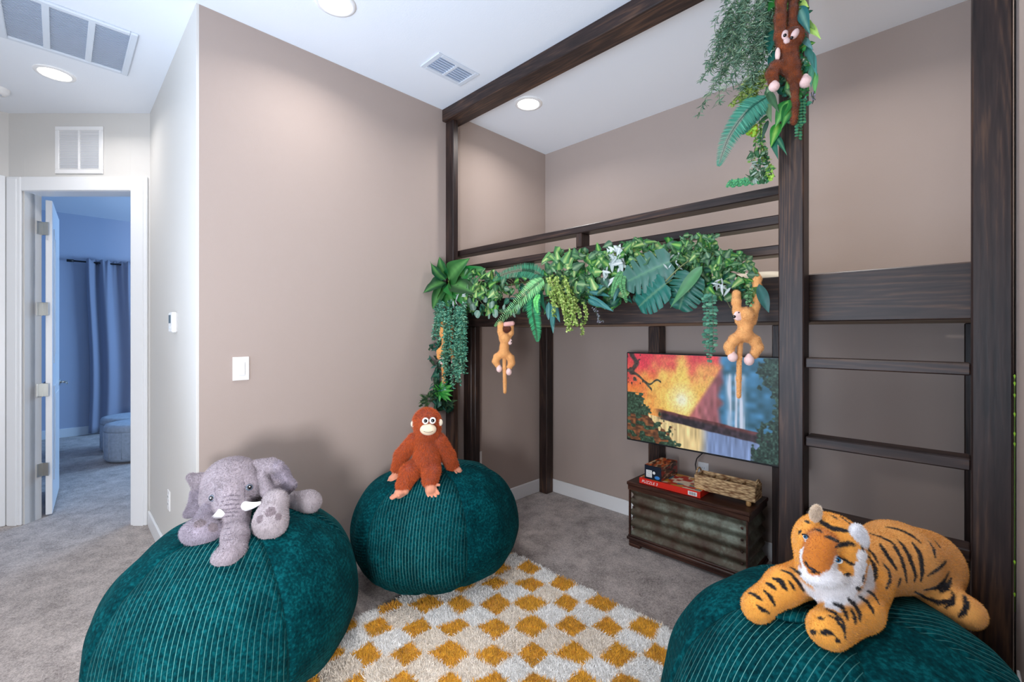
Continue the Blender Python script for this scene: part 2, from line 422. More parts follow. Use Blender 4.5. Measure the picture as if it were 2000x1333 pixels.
# wall behind the camera with its window
m = MB(); m.box(1.15-3.6, 1.1, YB-.12, YB, 0, H, 0.0005); m.box(2.4, XR+.1, YB-.12, YB, 0, H, .0005)
m.box(1.1, 2.4, YB-.12, YB, 0, .95, .0005); m.box(1.1, 2.4, YB-.12, YB, 2.45, H, .0005)
tag(m.build('wall_rear', 'white_wall'), kind='structure')
m = MB()
for (a, b_, c, d_) in ((1.1, 1.16, .95, 2.45), (2.34, 2.4, .95, 2.45), (1.16, 2.34, .95, 1.01), (1.16, 2.34, 2.39, 2.45), (1.16, 2.34, 1.68, 1.72)):
    m.box(a, b_, YB-.10, YB-.05, c, d_)
tag(m.build('window_1', 'trim'), kind='structure')
# hallway left wall with door trim
wc = pw(17, DW)
struct('wall_hall_left', (wc[0]-.1, wc[0], YB, wc[1]+.08, 0, H), 'white_wall')
struct('trim_1', (wc[0]-.001, wc[0]+.018, wc[1]-.30, wc[1]-.015, 0, 2.58), 'trim', .004)
# angled door wall, with opening, casing, jamb.  local frame: origin at camera foot, X=Rv, Y=Fv
RD = np.stack([Rv, Fv, Uv], 1); OD = np.array([CAM[0], CAM[1], 0])
uo = lambda px: (px-1000)/FPX*DW
DT = CAM[2]+(650-374)/FPX*DW   # top of opening
m = MB()
uL, uR = uo(45)+.012, uo(258)-.012
m.box(uo(14)-.1, uL, DW, DW+.12, 0, H, .0005, RD, OD); m.box(uR, uo(293)+.25, DW, DW+.12, 0, H, .0005, RD, OD)
m.box(uL, uR, DW, DW+.12, DT+.012, H, .0005, RD, OD)
tag(m.build('wall_hall_end', 'white_wall'), kind='structure')
m = MB()
m.box(uo(16), uo(45), DW-.018, DW, 0, DT+.105, .006, RD, OD); m.box(uo(258), uo(290), DW-.018, DW, 0, DT+.105, .006, RD, OD)
m.box(uo(45), uo(258), DW-.018, DW, DT, DT+.105, .006, RD, OD)
m.box(uo(20), uo(38), DW-.024, DW-.016, 0, DT+.09, .003, RD, OD); m.box(uo(264), uo(284), DW-.024, DW-.016, 0, DT+.09, .003, RD, OD)
tag(m.build('trim_2', 'trim'), kind='structure')
m = MB()
m.box(uo(45)-.02, uo(45), DW, DW+.13, 0, DT, .001, RD, OD); m.box(uo(258), uo(258)+.02, DW, DW+.13, 0, DT, .001, RD, OD)
m.box(uo(45), uo(258), DW, DW+.13, DT, DT+.02, .001, RD, OD)
m.box(uo(45), uo(45)+.012, DW+.03, DW+.075, 0, DT, .002, RD, OD)
tag(m.build('trim_3', 'trim'), kind='structure')
# open door leaf standing into the bedroom, direction -X of the room
hp = OD+RD @ np.array([uo(45)-.005, DW+.15, 0]); hp = Wd(102.5, 650, DW+.17); hp[2] = 0
aD = math.radians(177.3)
dx = np.array([math.cos(aD), math.sin(aD), 0]); dn = np.array([-dx[1], dx[0], 0])
RL = np.stack([dx, dn, Uv], 1)
m = MB(); m.box(0, .80, -.0, .038, .012, DT-.02, .003, RL, hp)
door = m.build('door_1', 'trim'); tag(door, 'white panelled door standing open into the bedroom', 'door', kind='structure')
m = MB()
for (z0, z1) in ((.25, 1.0), (1.18, 2.25)):
    for sd in (-.006, .038):
        m.box(.12, .68, sd, sd+.006, z0, z1, .003, RL, hp)
        m.box(.19, .61, sd-.003 if sd < 0 else sd+.004, sd+.003 if sd < 0 else sd+.011, z0+.07, z1-.07, .003, RL, hp)
m.build('door_panel', 'trim', door)
m = MB()
m.tube([hp+RL@np.array([.73, -.002, .98]), hp+RL@np.array([.73, -.055, .98])], .011, 12)
m.tube([hp+RL@np.array([.73, -.05, .98]), hp+RL@np.array([.62, -.055, .975])], .008, 10)
m.tube([hp+RL@np.array([.73, .04, .98]), hp+RL@np.array([.73, .09, .98])], .011, 12)
m.tube([hp+RL@np.array([.73, .088, .98]), hp+RL@np.array([.62, .09, .975])], .008, 10)
m.tube([hp+RL@np.array([.73, -.003, .98]), hp+RL@np.array([.73, -.010, .98])], .028, 16)
m.build('door_handle', 'chrome', door, True)
for py in (447, 604, 762, 917):
    z = CAM[2]+(650-py)/FPX*(DW+.13)
    m = MB(); m.box(uo(45)+.012, uo(45)+.016, DW+.082, DW+.128, z-.05, z+.05, .001, RD, OD)
    k = Wd(82, 650, DW+.125); k[2] = 0
    m.tube([k+[0, 0, z-.052], k+[0, 0, z+.052]], .006, 10)
    m.box((84-1000)/FPX*(DW+.14), (98-1000)/FPX*(DW+.14), DW+.125, DW+.130, z-.05, z+.05, .001, RD, OD)
    m.build('door_hinge', 'chrome', door)
# bedroom beyond the door
struct('wall_bedroom_far', (-6.05, -5.95, -5.3, .3, 0, H), 'bedroom_wall')
struct('wall_bedroom_side', (-6.0, -.1, 0.15, .25, 0, H), 'bedroom_wall')
struct('wall_bedroom_near', (-6.0, wc[0]-.1, -4.9, -4.8, 0, H), 'bedroom_wall')
struct('baseboard_bedroom', (-5.95, -5.935, -4.8, .15, 0, .12), 'trim', .003)
# baseboards
struct('baseboard_back', (.0, XR, -.016, 0, 0, .115), 'trim', .005)
struct('baseboard_left', (0, .016, YF, -.016, 0, .115), 'trim', .005)
struct('baseboard_hall', (-1.56, .016, YF-.016, YF, 0, .115), 'trim', .005)
struct('baseboard_right', (XR-.014, XR, YB, -.02, 0, .115), 'trim', .004)

# ------------------------------------------------------------------ ceiling lights, vents, detector
def downlight(x, y, label, power=6.4, grp='recessed ceiling lights'):
    e = empty('recessed_light', (x, y, H), label, 'ceiling light', grp)
    m = MB(); m.lathe([(.098, H-.002), (.095, H-.007), (.078, H-.010), (.074, H-.006), (.074, H-.001)], (x, y, 0), 40); m.build('trim_ring', 'plastic', e, True)
    m = MB(); m.lathe([(.0, H-.007), (.04, H-.0072), (.072, H-.0065), (.0745, H-.003)], (x, y, 0), 40); m.build('lens', 'bulb', e, True)
    l = bpy.data.lights.new('downlight_beam', 'AREA'); l.shape = 'DISK'; l.size = .14; l.energy = power; l.color = (1, .95, .92); l.spread = math.radians(150)
    o = bpy.data.objects.new('downlight_beam', l); COL.objects.link(o); o.parent = e; o.location = (0, 0, -.02)
downlight(.489, -2.164, 'lit recessed ceiling light cut by the top edge of the picture, above the taupe wall')
downlight(.508, -.781, 'lit recessed ceiling light behind the loft bed beam')
downlight(-1.351, -3.138, 'lit recessed ceiling light in the hallway beside the long return grille', 5.5)
downlight(2.25, -.781, 'recessed ceiling light above the right end of the loft bed', 8)
downlight(2.1, -2.9, 'recessed ceiling light in the room behind the camera', 12)
downlight(.489, -4.3, 'recessed ceiling light near the rear wall', 10)

# ceiling register
e = empty('ceiling_register', (.44, -1.42, H), 'white louvred air register in the ceiling beside the dark beam', 'air vent')
m = MB()
for (a, b_, c, d_) in ((.345, .535, -1.575, -1.545), (.345, .535, -1.295, -1.265), (.345, .372, -1.545, -1.295), (.508, .535, -1.545, -1.295), (.372, .508, -1.43, -1.41)):
    m.box(a, b_, c, d_, H-.008, H-.0005, .003)
m.build('frame', 'louver', e)
boxobj('duct_opening', (.372, .508, -1.545, -1.295, H-.0015, H-.0003), 'void', e, .0002)
for k in range(6):
    for (c, d_) in ((-1.54, -1.432), (-1.408, -1.30)):
        m = MB(); x = .384+k*.022
        m.box(-.007, .007, 0, d_-c, -.001, .001, .0004, np.array([[.8, 0, .6], [0, 1, 0], [-.6, 0, .8]]), (x, c, H-.007)); m.build('slat', 'louver', e)
# long ceiling return grille in hall
gx0, gx1, gy0, gy1 = -1.045, -.50, -3.35, -2.815
e = empty('return_grille', ((gx0+gx1)/2, (gy0+gy1)/2, H), 'long white three-section return air grille in the hallway ceiling', 'air vent')
m = MB(); t = .032
m.box(gx0, gx1, gy1-t, gy1, H-.014, H, .004); m.box(gx0, gx1, gy0, gy0+t, H-.014, H, .004); m.box(gx0, gx0+t, gy0+t, gy1-t, H-.014, H, .004); m.box(gx1-t, gx1, gy0+t, gy1-t, H-.014, H, .004)
for yb in (-3.168, -2.998): m.box(gx0+t, gx1-t, yb-.014, yb+.014, H-.012, H, .002)
m.build('frame', 'louver', e)
boxobj('duct_opening', (gx0+t, gx1-t, gy0+t, gy1-t, H-.0015, H-.0002), 'void', e, .0002)
m = MB(); y = gy0+t+.01
RS = lambda a: np.array([[math.cos(a), 0, math.sin(a)], [0, 1, 0], [-math.sin(a), 0, math.cos(a)]])
x = gx0+t+.008
while x < gx1-t:
    m.box(-.006, .006, gy0+t, gy1-t, -.0008, .0008, .0003, RS(.6), (x, 0, H-.007)); x += .0135
tag(m.build('louvre_blades', 'louver', e), kind='stuff')
# wall grille above bedroom door
e0 = Wd(156, 295, DW)
e = empty('wall_grille', e0, 'square white louvred grille in two halves above the bedroom door', 'air vent')
u0, u1 = uo(110), uo(203); z1 = CAM[2]+(650-248)/FPX*DW; z0 = CAM[2]+(650-340)/FPX*DW
m = MB(); t = .03
m.box(u0, u1, DW-.012, DW, z0, z0+t, .003, RD, OD); m.box(u0, u1, DW-.012, DW, z1-t, z1, .003, RD, OD)
m.box(u0, u0+t, DW-.012, DW, z0+t, z1-t, .003, RD, OD); m.box(u1-t, u1, DW-.012, DW, z0+t, z1-t, .003, RD, OD)
m.box((u0+u1)/2-.007, (u0+u1)/2+.007, DW-.012, DW, z0+t, z1-t, .002, RD, OD)
m.build('frame', 'plastic', e)
m = MB(); m.box(u0+t, u1-t, DW-.002, DW-.0005, z0+t, z1-t, .0002, RD, OD); m.build('duct_opening', 'void', e)
ns = 22
for k in range(ns):
    z = z0+t+(k+.5)*(z1-z0-2*t)/ns
    for (a, b_) in ((u0+t, (u0+u1)/2-.007), ((u0+u1)/2+.007, u1-t)):
        m = MB(); A = .7
        R2 = RD @ np.array([[1, 0, 0], [0, math.cos(A), math.sin(A)], [0, -math.sin(A), math.cos(A)]])
        m.box(a, b_, -.006, .006, -.0008, .0008, .0003, R2, OD+RD@np.array([0, DW-.0075, z])); m.build('slat', 'plastic', e)
# smoke detector at the left picture edge
sd = onz(-8, 172, H)
e = empty('smoke_detector', (sd[0], sd[1], H), 'round white smoke detector on the hallway ceiling at the left picture edge', 'smoke detector')
m = MB(); m.lathe([(.0, H-.04), (.045, H-.038), (.062, H-.02), (.066, H-.0005)], (sd[0], sd[1], 0), 32); m.build('cover', 'plastic', e, True)
m = MB(); m.lathe([(.02, H-.0402), (.024, H-.043), (.028, H-.0400)], (sd[0], sd[1], 0), 24); m.build('sensor_ring', 'louver', e, True)

# ------------------------------------------------------------------ switch, thermostat, outlets
e = empty('light_switch', (0, -2.45, 1.235), 'white rocker light switch on the taupe wall near its outer corner', 'light switch')
m = MB(); m.box(.0, .006, -2.489, -2.413, 1.175, 1.297, .002); m.build('plate', 'plastic', e)
m = MB(); m.box(.006, .0075, -2.4705, -2.4315, 1.198, 1.274, .0005); m.box(.007, .012, -2.467, -2.435, 1.202, 1.270, .0015, ); m.build('rocker', 'trim', e)
t0 = ony(343, 630, YF)
e = empty('thermostat', t0, 'small white thermostat with grey display on the white hallway wall', 'thermostat')
m = MB(); m.box(t0[0]-.055, t0[0]+.055, YF-.026, YF, t0[2]-.058, t0[2]+.058, .006); m.build('case', 'plastic', e)
m = MB(); m.box(t0[0]-.038, t0[0]+.02, YF-.0275, YF-.0255, t0[2]-.005, t0[2]+.042, .0006); m.build('display', 'screen_grey', e)
m = MB()
for k in range(2): m.box(t0[0]-.03+k*.03, t0[0]-.012+k*.03, YF-.028, YF-.0255, t0[2]-.036, t0[2]-.024, .0006)
m.build('button', 'louver', e)
def outlet(origin, R, label, holes=True):
    e = empty('wall_outlet', origin, label, 'wall outlet')
    m = MB(); m.box(-.036, .036, -.006, 0, -.06, .06, .002, R, origin); m.build('plate', 'plastic', e)
    for s_ in (-.022, .022):
        m = MB(); m.box(-.017, .017, -.0075, -.005, s_-.014, s_+.014, .001, R, origin); sk = m.build('socket', 'trim', e)
        m = MB(); m.box(-.008, -.006, -.0082, -.007, s_-.004, s_+.006, .0003, R, origin); m.box(.006, .008, -.0082, -.007, s_-.004, s_+.006, .0003, R, origin); m.build('slot', 'dark_plastic', sk)
RXp = np.array([[0, -1, 0], [1, 0, 0], [0, 0, 1.]])     # plate facing +X
RXm = np.array([[0, 1, 0], [-1, 0, 0], [0, 0, 1.]])     # plate facing -X
outlet((0, -.81, .43), RXp, 'white wall outlet on the taupe wall just right of the orangutan\'s bean bag')
h0 = ony(331, 953, YF); outlet((h0[0], YF, .40), np.eye(3), 'white wall outlet low on the white hallway wall')
outlet((XR, -1.27, .42), RXm, 'white wall outlet on the right wall at the lower right picture edge')
t1 = ony(1374, 915, -.0); outlet((t1[0], 0, t1[2]-.02), np.eye(3), 'white wall outlet behind the woven basket below the television')
# small patch mark on the hall wall left as in the photo

# ------------------------------------------------------------------ loft bed
bed = empty('loft_bed', (1.4, -.56, 0), 'dark stained wooden loft bed with ladder, rails and ceiling beam', 'loft bed')
def bpart(name, dims, mat='wz', b=.004): return boxobj(name, dims, mat, bed, b)
y0p, y1p = -1.145, -1.056
bpart('ceiling_beam', (0.002, XR-.002, -1.16, -1.02, 2.96, H-.001), 'wx', .005)
bpart('post', (.002, .091, -1.127, -1.08, .001, 2.96))
bpart('post', (2.167, 2.252, y0p, y1p, .001, 2.96))
bpart('post', (2.694, 2.780, y0p, y1p, .001, 2.96))
for (z, ) in ((2.005,), (1.885,), (1.762,)):
    bpart('guard_rail', (.005, 2.232, y1p, y1p+.089, z+.022-.040, z+.022), 'wx')
for (x, za, zb) in ((1.125, 1.907, 1.987), (.70, 1.784, 1.867), (1.66, 1.784, 1.867)):
    bpart('spindle', (x, x+.038, y1p+.001, y1p+.086, za, zb))
bpart('side_board', (.0015, 2.205, -.958, -.920, 1.469, 1.664), 'wx')
bpart('side_board', (2.238, 2.755, -1.0, -.962, 1.469, 1.660), 'wx')
bpart('cleat', (2.209, 2.234, -1.054, -.93, 1.465, 1.66))
bpart('bed_post', (.002, .091, -.958+.04, -.869, .001, 1.469))
bpart('bed_post', (.002, .091, -.958, -.92, .001, 1.468))
bpart('bed_post', (.0165, .105, -.105, -.0165, .001, 1.469))
bpart('bed_post', (1.07, 1.159, -.105, -.0165, .001, 1.469))
bpart('bed_post', (1.875, 1.964, -.105, -.0165, .001, 1.469))
bpart('bed_post', (2.69, 2.779-.005, -.105, -.0165, .001, 1.469))
bpart('end_rail', (.002, .04, -.918, -.002, 1.47, 1.66), 'wz')
bpart('back_rail', (.042, 2.78, -.040, -.002, 1.49, 1.66), 'wx')
bpart('platform', (.045, 2.78, -.918, -.042, 1.4705, 1.488), 'ply', .001)
for z in (1.328, 1.03, .745, .455, .165):
    bpart('ladder_rung', (2.2525, 2.6935, -1.125, -1.04, z-.038, z), 'wx')
# mattress and pillow on the platform
m = MB()
def cushion(m, x0, x1, y0, y1, z0, z1, p=4, n=28):
    a = np.linspace(-np.pi/2, np.pi/2, n); A = np.linspace(0, 2*np.pi, 2*n, endpoint=False)
    sg = lambda t, e: np.sign(t)*abs(t)**e
    ca = sg(np.cos(a), 2/p)[:, None]; X = ca*sg(np.cos(A), 2/p); Y = ca*sg(np.sin(A), 2/p); Z = np.repeat(sg(np.sin(a), .9)[:, None], 2*n, 1)
    V = np.stack([(x0+x1)/2+X*(x1-x0)/2, (y0+y1)/2+Y*(y1-y0)/2, (z0+z1)/2+Z*(z1-z0)/2], -1).reshape(-1, 3); N2 = 2*n
    F = [[i*N2+j, i*N2+(j+1) % N2, (i+1)*N2+(j+1) % N2, (i+1)*N2+j] for i in range(n-1) for j in range(N2)]
    m.add(V, np.array(F))
m.box(.06, 2.6, -.90, -.06, 1.49, 1.6, .03)
tag(m.build('mattress', 'cream_fabric'), 'cream mattress lying low inside the loft bed', 'mattress')
m = MB(); cushion(m, 1.78, 2.14, -.86, -.25, 1.602, 1.725, 3)
tag(m.build('pillow', 'cream_fabric', None, True), 'cream pillow peeping over the loft bed board beside the tall ladder post', 'pillow')

# ------------------------------------------------------------------ television, cord
e = empty('television', (1.45, -.13, .95), 'wide flat television showing a sunset and waterfall landscape', 'television')
TX0, TX1, TY, TZ0, TZ1 = .912, 2.04, -.135, .625, 1.278
m = MB(); m.box(TX0, TX1, TY, TY+.028, TZ0, TZ1, .004); m.build('casing', 'dark_plastic', e)
nu, nv = 560, 316
u, v = np.meshgrid(np.linspace(0, 1, nu), np.linspace(0, 1, nv)); uu = u.ravel(); vv = v.ravel()
uu = uu/.885
def n2(sx, sy, seed): return vnoise(np.stack([uu*sx, vv*sy, uu*0], 1), 1, seed)
def mix(a, b_, t): t = np.clip(t, 0, 1)[:, None]; return a*(1-t)+b_*t
def sm(a, b_, x): t = np.clip((x-a)/(b_-a), 0, 1); return t*t*(3-2*t)
red = np.array([226, 66, 84.]); org = np.array([246, 132, 62.]); yel = np.array([254, 214, 110.]); wht = np.array([255, 250, 215.])
d = np.hypot((uu-.42)*1.75, vv-.52)
base = mix(np.tile(org, (len(uu), 1)), red, sm(.55, .95, vv+.25*(n2(9, 6, 1)-.5)))
base = mix(base, yel, sm(.72, .12, d+.34*(n2(14, 9, 2)-.5)+.16*(n2(60, 24, 22)-.5)))
base = mix(base, np.array([255, 236, 170.]), sm(.24, .06, d)*.8); base = mix(base, wht, sm(.10, .02, d))
base *= (1+.14*(n2(30, 22, 3)-.5)+.16*(n2(110, 46, 31)-.5)+.14*(n2(190, 110, 23)-.5))[:, None]
hill = np.array([150, 88, 104.]); hm = sm(-.02, .02, (uu-.47)*1.55-(vv-.38)*.62*1.1-.0)*(uu < .75)*sm(.9, .84, vv-(.05*n2(6, 6, 8)))
hm = sm(0, .04, (uu-.455)-(vv-.36)*.40)*sm(.02, -.03, vv-.88)
base = mix(base, hill*(.8+.5*n2(50, 12, 4))[:, None]+np.array([50, 20, 10])*sm(.6, .45, uu)[:, None], hm*.92)
blue = np.tile([58, 92, 140.], (len(uu), 1))*(.65+.8*n2(26, 20, 5))[:, None]+np.array([0, 22, 8])
bm = sm(.66, .71, uu+.05*(n2(8, 14, 6)-.5)); base = mix(base, blue, bm)
wf = np.zeros_like(uu)
for (c, wd) in ((.735, .018), (.775, .012), (.805, .022)): wf = np.maximum(wf, np.exp(-((uu-c-.01*(n2(3, 6, 9)-.5))/wd)**2))
wf *= sm(.86, .80, vv)*(.45+.9*n2(120, 6, 7)); base = mix(base, np.array([214, 224, 246.]), wf)
# log and ground band
lc = .335-.16*(uu-.25); lw = .055+.01*(n2(20, 3, 12)-.5)
water = vv < lc-lw*.6
wcol = mix(np.tile([236, 208, 150.], (len(uu), 1)), np.array([128, 150, 196.]), sm(.52, .62, uu+.04*(n2(9, 9, 13)-.5)))*(.72+.55*n2(90, 8, 14))[:, None]
base = np.where(water[:, None], wcol, base)
lm = sm(1.1, .8, np.abs(vv-lc)/lw)*sm(.20, .30, uu+.06*(n2(20, 20, 24)-.5)); base = mix(base, np.array([46, 36, 44.])*(.6+1.*n2(60, 30, 15))[:, None]+np.array([50, 14, 6])*sm(.0, .8, (vv-lc)/lw)[:, None], lm)
# dark foliage: left bush, right tree, hanging branch
nz = n2(26, 18, 16)*.6+n2(60, 40, 17)*.4
lb = sm(0, .03, (.27-uu)*1.1+(.42-vv)*.55+(nz-.5)*.35-.08)*(vv < .55)
rt = sm(0, .03, (uu-.95)+(nz-.5)*.22+.05*np.sin(vv*9)+.02); rt2 = sm(0, .03, .16-vv*.8+(uu-.9)*1.6+(nz-.5)*.4)*(uu > .86)
br = sm(.022, .008, np.abs(vv-(.78-.9*(uu-.02)+.5*np.sin(uu*20)*.06)))*(uu < .2)+sm(.03, .01, np.abs(uu-.055-.02*np.sin(vv*30)))*(vv > .75)+(sm(.62, .68, nz)*(uu < .11)*(vv > .62))
br2 = sm(.016, .006, np.abs(vv-(.665+.25*(uu-.13)+.02*np.sin(uu*60))))*(uu > .12)*(uu < .27)
dk = np.array([30, 40, 36.])*(.5+1.5*n2(90, 60, 18))[:, None]
dk = dk*(.6+.9*n2(150, 100, 25))[:, None]
bushc = np.where((n2(26, 26, 20) > .55)[:, None]&(vv < .3)[:, None], np.array([120, 74, 44.])*(.5+.9*n2(50, 50, 21))[:, None], dk+np.array([10, 22, 8]))
base = mix(base, bushc, lb); base = mix(base, dk+np.array([6, 18, 16]), np.maximum(rt, rt2)); base = mix(base, dk, np.clip(br+br2, 0, 1)*.85)
colr = s2l(np.clip(base, 0, 255))
mX = TX0+.008+uu*.885*(TX1-TX0-.016); mZ = TZ0+.012+vv*(TZ1-TZ0-.02)
m = MB(); idx = np.arange(nu*nv).reshape(nv, nu)
m.add(np.stack([mX, np.full_like(mX, TY-.0006), mZ], 1), np.stack([idx[:-1, :-1], idx[:-1, 1:], idx[1:, 1:], idx[1:, :-1]], -1).reshape(-1, 4), colr)
m.build('screen', 'tvpic', e)
boxobj('wall_bracket', (1.28, 1.62, TY+.028, -.0005, .82, 1.08), 'dark_plastic', e)
pc = [(1384, 878), (1372, 886), (1361, 896), (1358, 908), (1360, 920)]
P = [ony(1392, 870, -.10)]+[ony(a, b_, -.06) for a, b_ in pc]
P[0][2] = TZ0+.02
m = MB(); t_ = np.linspace(0, len(P)-1, 40); Pa = np.array(P); m.tube(np.stack([np.interp(t_, np.arange(len(P)), Pa[:, k]) for k in range(3)], 1), .0035, 8)
m.build('power_cord', 'black_metal', e, True)

# ------------------------------------------------------------------ corrugated chest
CX0, CX1, CY0, CY1, CH = 1.115, 1.842, -.435, -.125, .432
ch = empty('storage_chest', ((CX0+CX1)/2, (CY0+CY1)/2, 0), 'dark wooden storage chest with corrugated weathered metal sides, below the television', 'chest')
m = MB(); m.box(CX0-.018, CX1+.018, CY0-.02, CY1+.01, CH-.022, CH, .004); m.box(CX0-.012, CX1+.012, CY0-.013, CY1+.005, CH-.055, CH-.022, .003); m.build('lid', 'chest_wood', ch)
m = MB(); m.box(CX0-.02, CX1+.02, CY0-.02, CY1+.01, .045, .066, .006); m.box(CX0-.012, CX1+.012, CY0-.012, CY1+.005, .066, .078, .004); m.box(CX0-.008, CX1+.008, CY0-.008, CY1, .022, .045, .003); m.build('base_moulding', 'chest_wood', ch)
for (x, y) in ((CX0-.008, CY0-.008), (CX1-.072, CY0-.008), (CX0-.008, CY1-.06), (CX1-.072, CY1-.06)):
    m = MB(); m.box(x, x+.08, y, y+.06, .001, .023, .004); m.build('foot', 'chest_wood', ch)
nz_ = 90; zz = np.linspace(.078, CH-.055, nz_); wv = .0085*np.cos((zz-.078)/(CH-.133)*2*np.pi*4)
m = MB()
loop = [(CX0, CY0), (CX1, CY0), (CX1, CY1), (CX0, CY1)]
Vc = []
for k in range(nz_):
    dlt = wv[k]-.006
    Vc += [(CX0-dlt, CY0-dlt, zz[k]), (CX1+dlt, CY0-dlt, zz[k]), (CX1+dlt, CY1, zz[k]), (CX0-dlt, CY1, zz[k])]
m.add(Vc, np.array([[k*4+j, k*4+(j+1) % 4, k*4+4+(j+1) % 4, k*4+4+j] for k in range(nz_-1) for j in range(4)]))
bdy = m.build('corrugated_panels', 'patina', ch, False)
for p_ in bdy.data.polygons: p_.use_smooth = True
bdy.data.set_sharp_from_angle(angle=math.radians(50))
for (x, y) in ((CX0-.004, CY0-.004), (CX1-.006, CY0-.004)):
    m = MB(); m.box(x, x+.010, y-.012, y+.008, .078, CH-.055, .002); m.build('corner_strip', 'chest_wood', ch)
for x in (CX0+.028, CX1-.028):
    for k in range(4):
        z = .078+(CH-.133)*(k+.55)/4.5+.02
        m = MB(); m.ball((x, CY0-.009, z), (.008, .005, .008), n=12); m.build('rivet', 'chest_wood', ch, True)

# ------------------------------------------------------------------ game boxes
def textobj(name, body, size, loc, rot, mat, parent):
    c = bpy.data.curves.new(name, 'FONT'); c.body = body; c.size = size; c.extrude = .0004; c.align_x = 'LEFT'; c.shear = .2
    o = bpy.data.objects.new(name, c); COL.objects.link(o); c.materials.append(M[mat])
    o.parent = parent; o.location = Vector(loc)-Vector(WL.get(parent.name, parent.location)); o.rotation_euler = rot
    dg = bpy.context.evaluated_depsgraph_get(); me = bpy.data.meshes.new_from_object(o.evaluated_get(dg)); 
    o2 = bpy.data.objects.new(name, me); COL.objects.link(o2); o2.parent = parent; o2.location = o.location; o2.rotation_euler = rot
    bpy.data.objects.remove(o); o2.name = name
    return o2
a = onz(1238, 949, CH); 
bx0, by0, bz0 = a[0], a[1]+.012, CH+.001
bx0 = max(bx0, CX0+.0); by0 = CY0+.005
RW = .40
g = empty('board_game_box', (bx0+RW/2, by0+.12, bz0), 'flat bright red board game box lying on the chest lid', 'game box')
m = MB(); m.box(bx0, bx0+RW, by0, by0+.25, bz0, bz0+.038, .0015); m.build('box', 'red', g)
nu2, nv2 = 80, 50; U2, V2 = np.meshgrid(np.linspace(0, 1, nu2), np.linspace(0, 1, nv2)); U2 = U2.ravel(); V2 = V2.ravel()
pn = np.stack([U2*9, V2*6, U2*0], 1); c_ = np.tile(s2l([190, 52, 34]), (len(U2), 1))
cl = vnoise(pn, 1, 40); c2 = vnoise(pn, 1, 41); c3 = vnoise(pn, 1, 42)
c_[cl > .62] = s2l([232, 214, 190]); c_[c2 > .68] = s2l([92, 128, 142]); c_[c3 > .7] = s2l([204, 150, 60])
m = MB(); I2 = np.arange(nu2*nv2).reshape(nv2, nu2)
m.add(np.stack([bx0+.004+U2*(RW-.008), by0+.004+V2*.242, np.full_like(U2, bz0+.0385)], 1), np.stack([I2[:-1, :-1], I2[:-1, 1:], I2[1:, 1:], I2[1:, :-1]], -1).reshape(-1, 4), c_)
m.build('lid_print', 'print', g)
m = MB(); m.box(bx0+RW-.075, bx0+RW-.02, by0-.0006, by0+.0002, bz0+.006, bz0+.03, .0001); lb_ = m.build('side_label', 'white_card', g)
m = MB()
for k in range(7): m.box(bx0+RW-.066+k*.006, bx0+RW-.063+k*.006, by0-.0010, by0-.0004, bz0+.010, bz0+.026, .0001)
m.build('barcode', 'navy_card', lb_)
textobj('side_lettering', 'PUZZLE 3', .026, (bx0+.018, by0-.0008, bz0+.009), (math.pi/2, 0, 0), 'white_card', g)
sx0 = bx0+.035; sy0 = by0+.006; sz0 = bz0+.040; SW, SD, SH = .115, .235, .088
g = empty('toy_box', (sx0+SW/2, sy0+SD/2, sz0), 'orange topped navy toy box standing on the flat red game box', 'game box')
m = MB(); m.box(sx0, sx0+SW, sy0, sy0+SD, sz0, sz0+SH, .0015); m.build('box', 'navy_card', g)
def printed(name, origin, ex, ey, cols, seed, parent, n=40, sc=7, bg=(180, 90, 40)):
    U, V = np.meshgrid(np.linspace(0, 1, n), np.linspace(0, 1, n)); U = U.ravel(); V = V.ravel()
    C = np.tile(s2l(bg), (len(U), 1))
    for k, c in enumerate(cols):
        q = vnoise(np.stack([U*sc, V*sc, U*0], 1), 1, seed+k); C[q > .62] = s2l(c)
    P = np.asarray(origin)+U[:, None]*np.asarray(ex)+V[:, None]*np.asarray(ey)
    I = np.arange(n*n).reshape(n, n); m = MB(); m.add(P, np.stack([I[:-1, :-1], I[:-1, 1:], I[1:, 1:], I[1:, :-1]], -1).reshape(-1, 4), C)
    return m.build(name, 'print', parent)
printed('top_print', (sx0+.001, sy0+.001, sz0+SH+.0005), (SW-.002, 0, 0), (0, SD-.002, 0), [(222, 120, 50), (150, 60, 40), (210, 190, 160), (70, 40, 34)], 60, g, bg=(196, 92, 40))
printed('side_print', (sx0+SW+.0005, sy0+.001, sz0+.001), (0, SD-.002, 0), (0, 0, SH-.002), [(120, 96, 80), (176, 140, 110), (60, 40, 36), (150, 60, 50)], 70, g, bg=(92, 70, 58))
m = MB(); m.box(sx0+.012, sx0+.052, sy0-.0006, sy0+.0002, sz0+.012, sz0+.058, .0001); wl = m.build('front_label', 'white_card', g)
m = MB()
for k in range(5): m.box(sx0+.017, sx0+.047, sy0-.001, sy0-.0005, sz0+.018+k*.008, sz0+.020+k*.008, .0001)
m.build('label_lines', 'eye_grey', wl)
m = MB(); m.lathe([(0, 0), (.017, .0004), (.018, 0)], (sx0+.088, sy0-.0003, sz0+.018), 24, np.array([[1, 0, 0], [0, 0, -1], [0, .6, 0]]))
m.build('blue_badge', 'blue_card', g)
m = MB(); m.lathe([(0, 0), (.009, .0004), (.0095, 0)], (sx0+.066, sy0-.0003, sz0+.045), 24, np.array([[1, 0, 0], [0, 0, -1], [0, 1, 0]]))
m.build('round_badge', 'white_card', g)

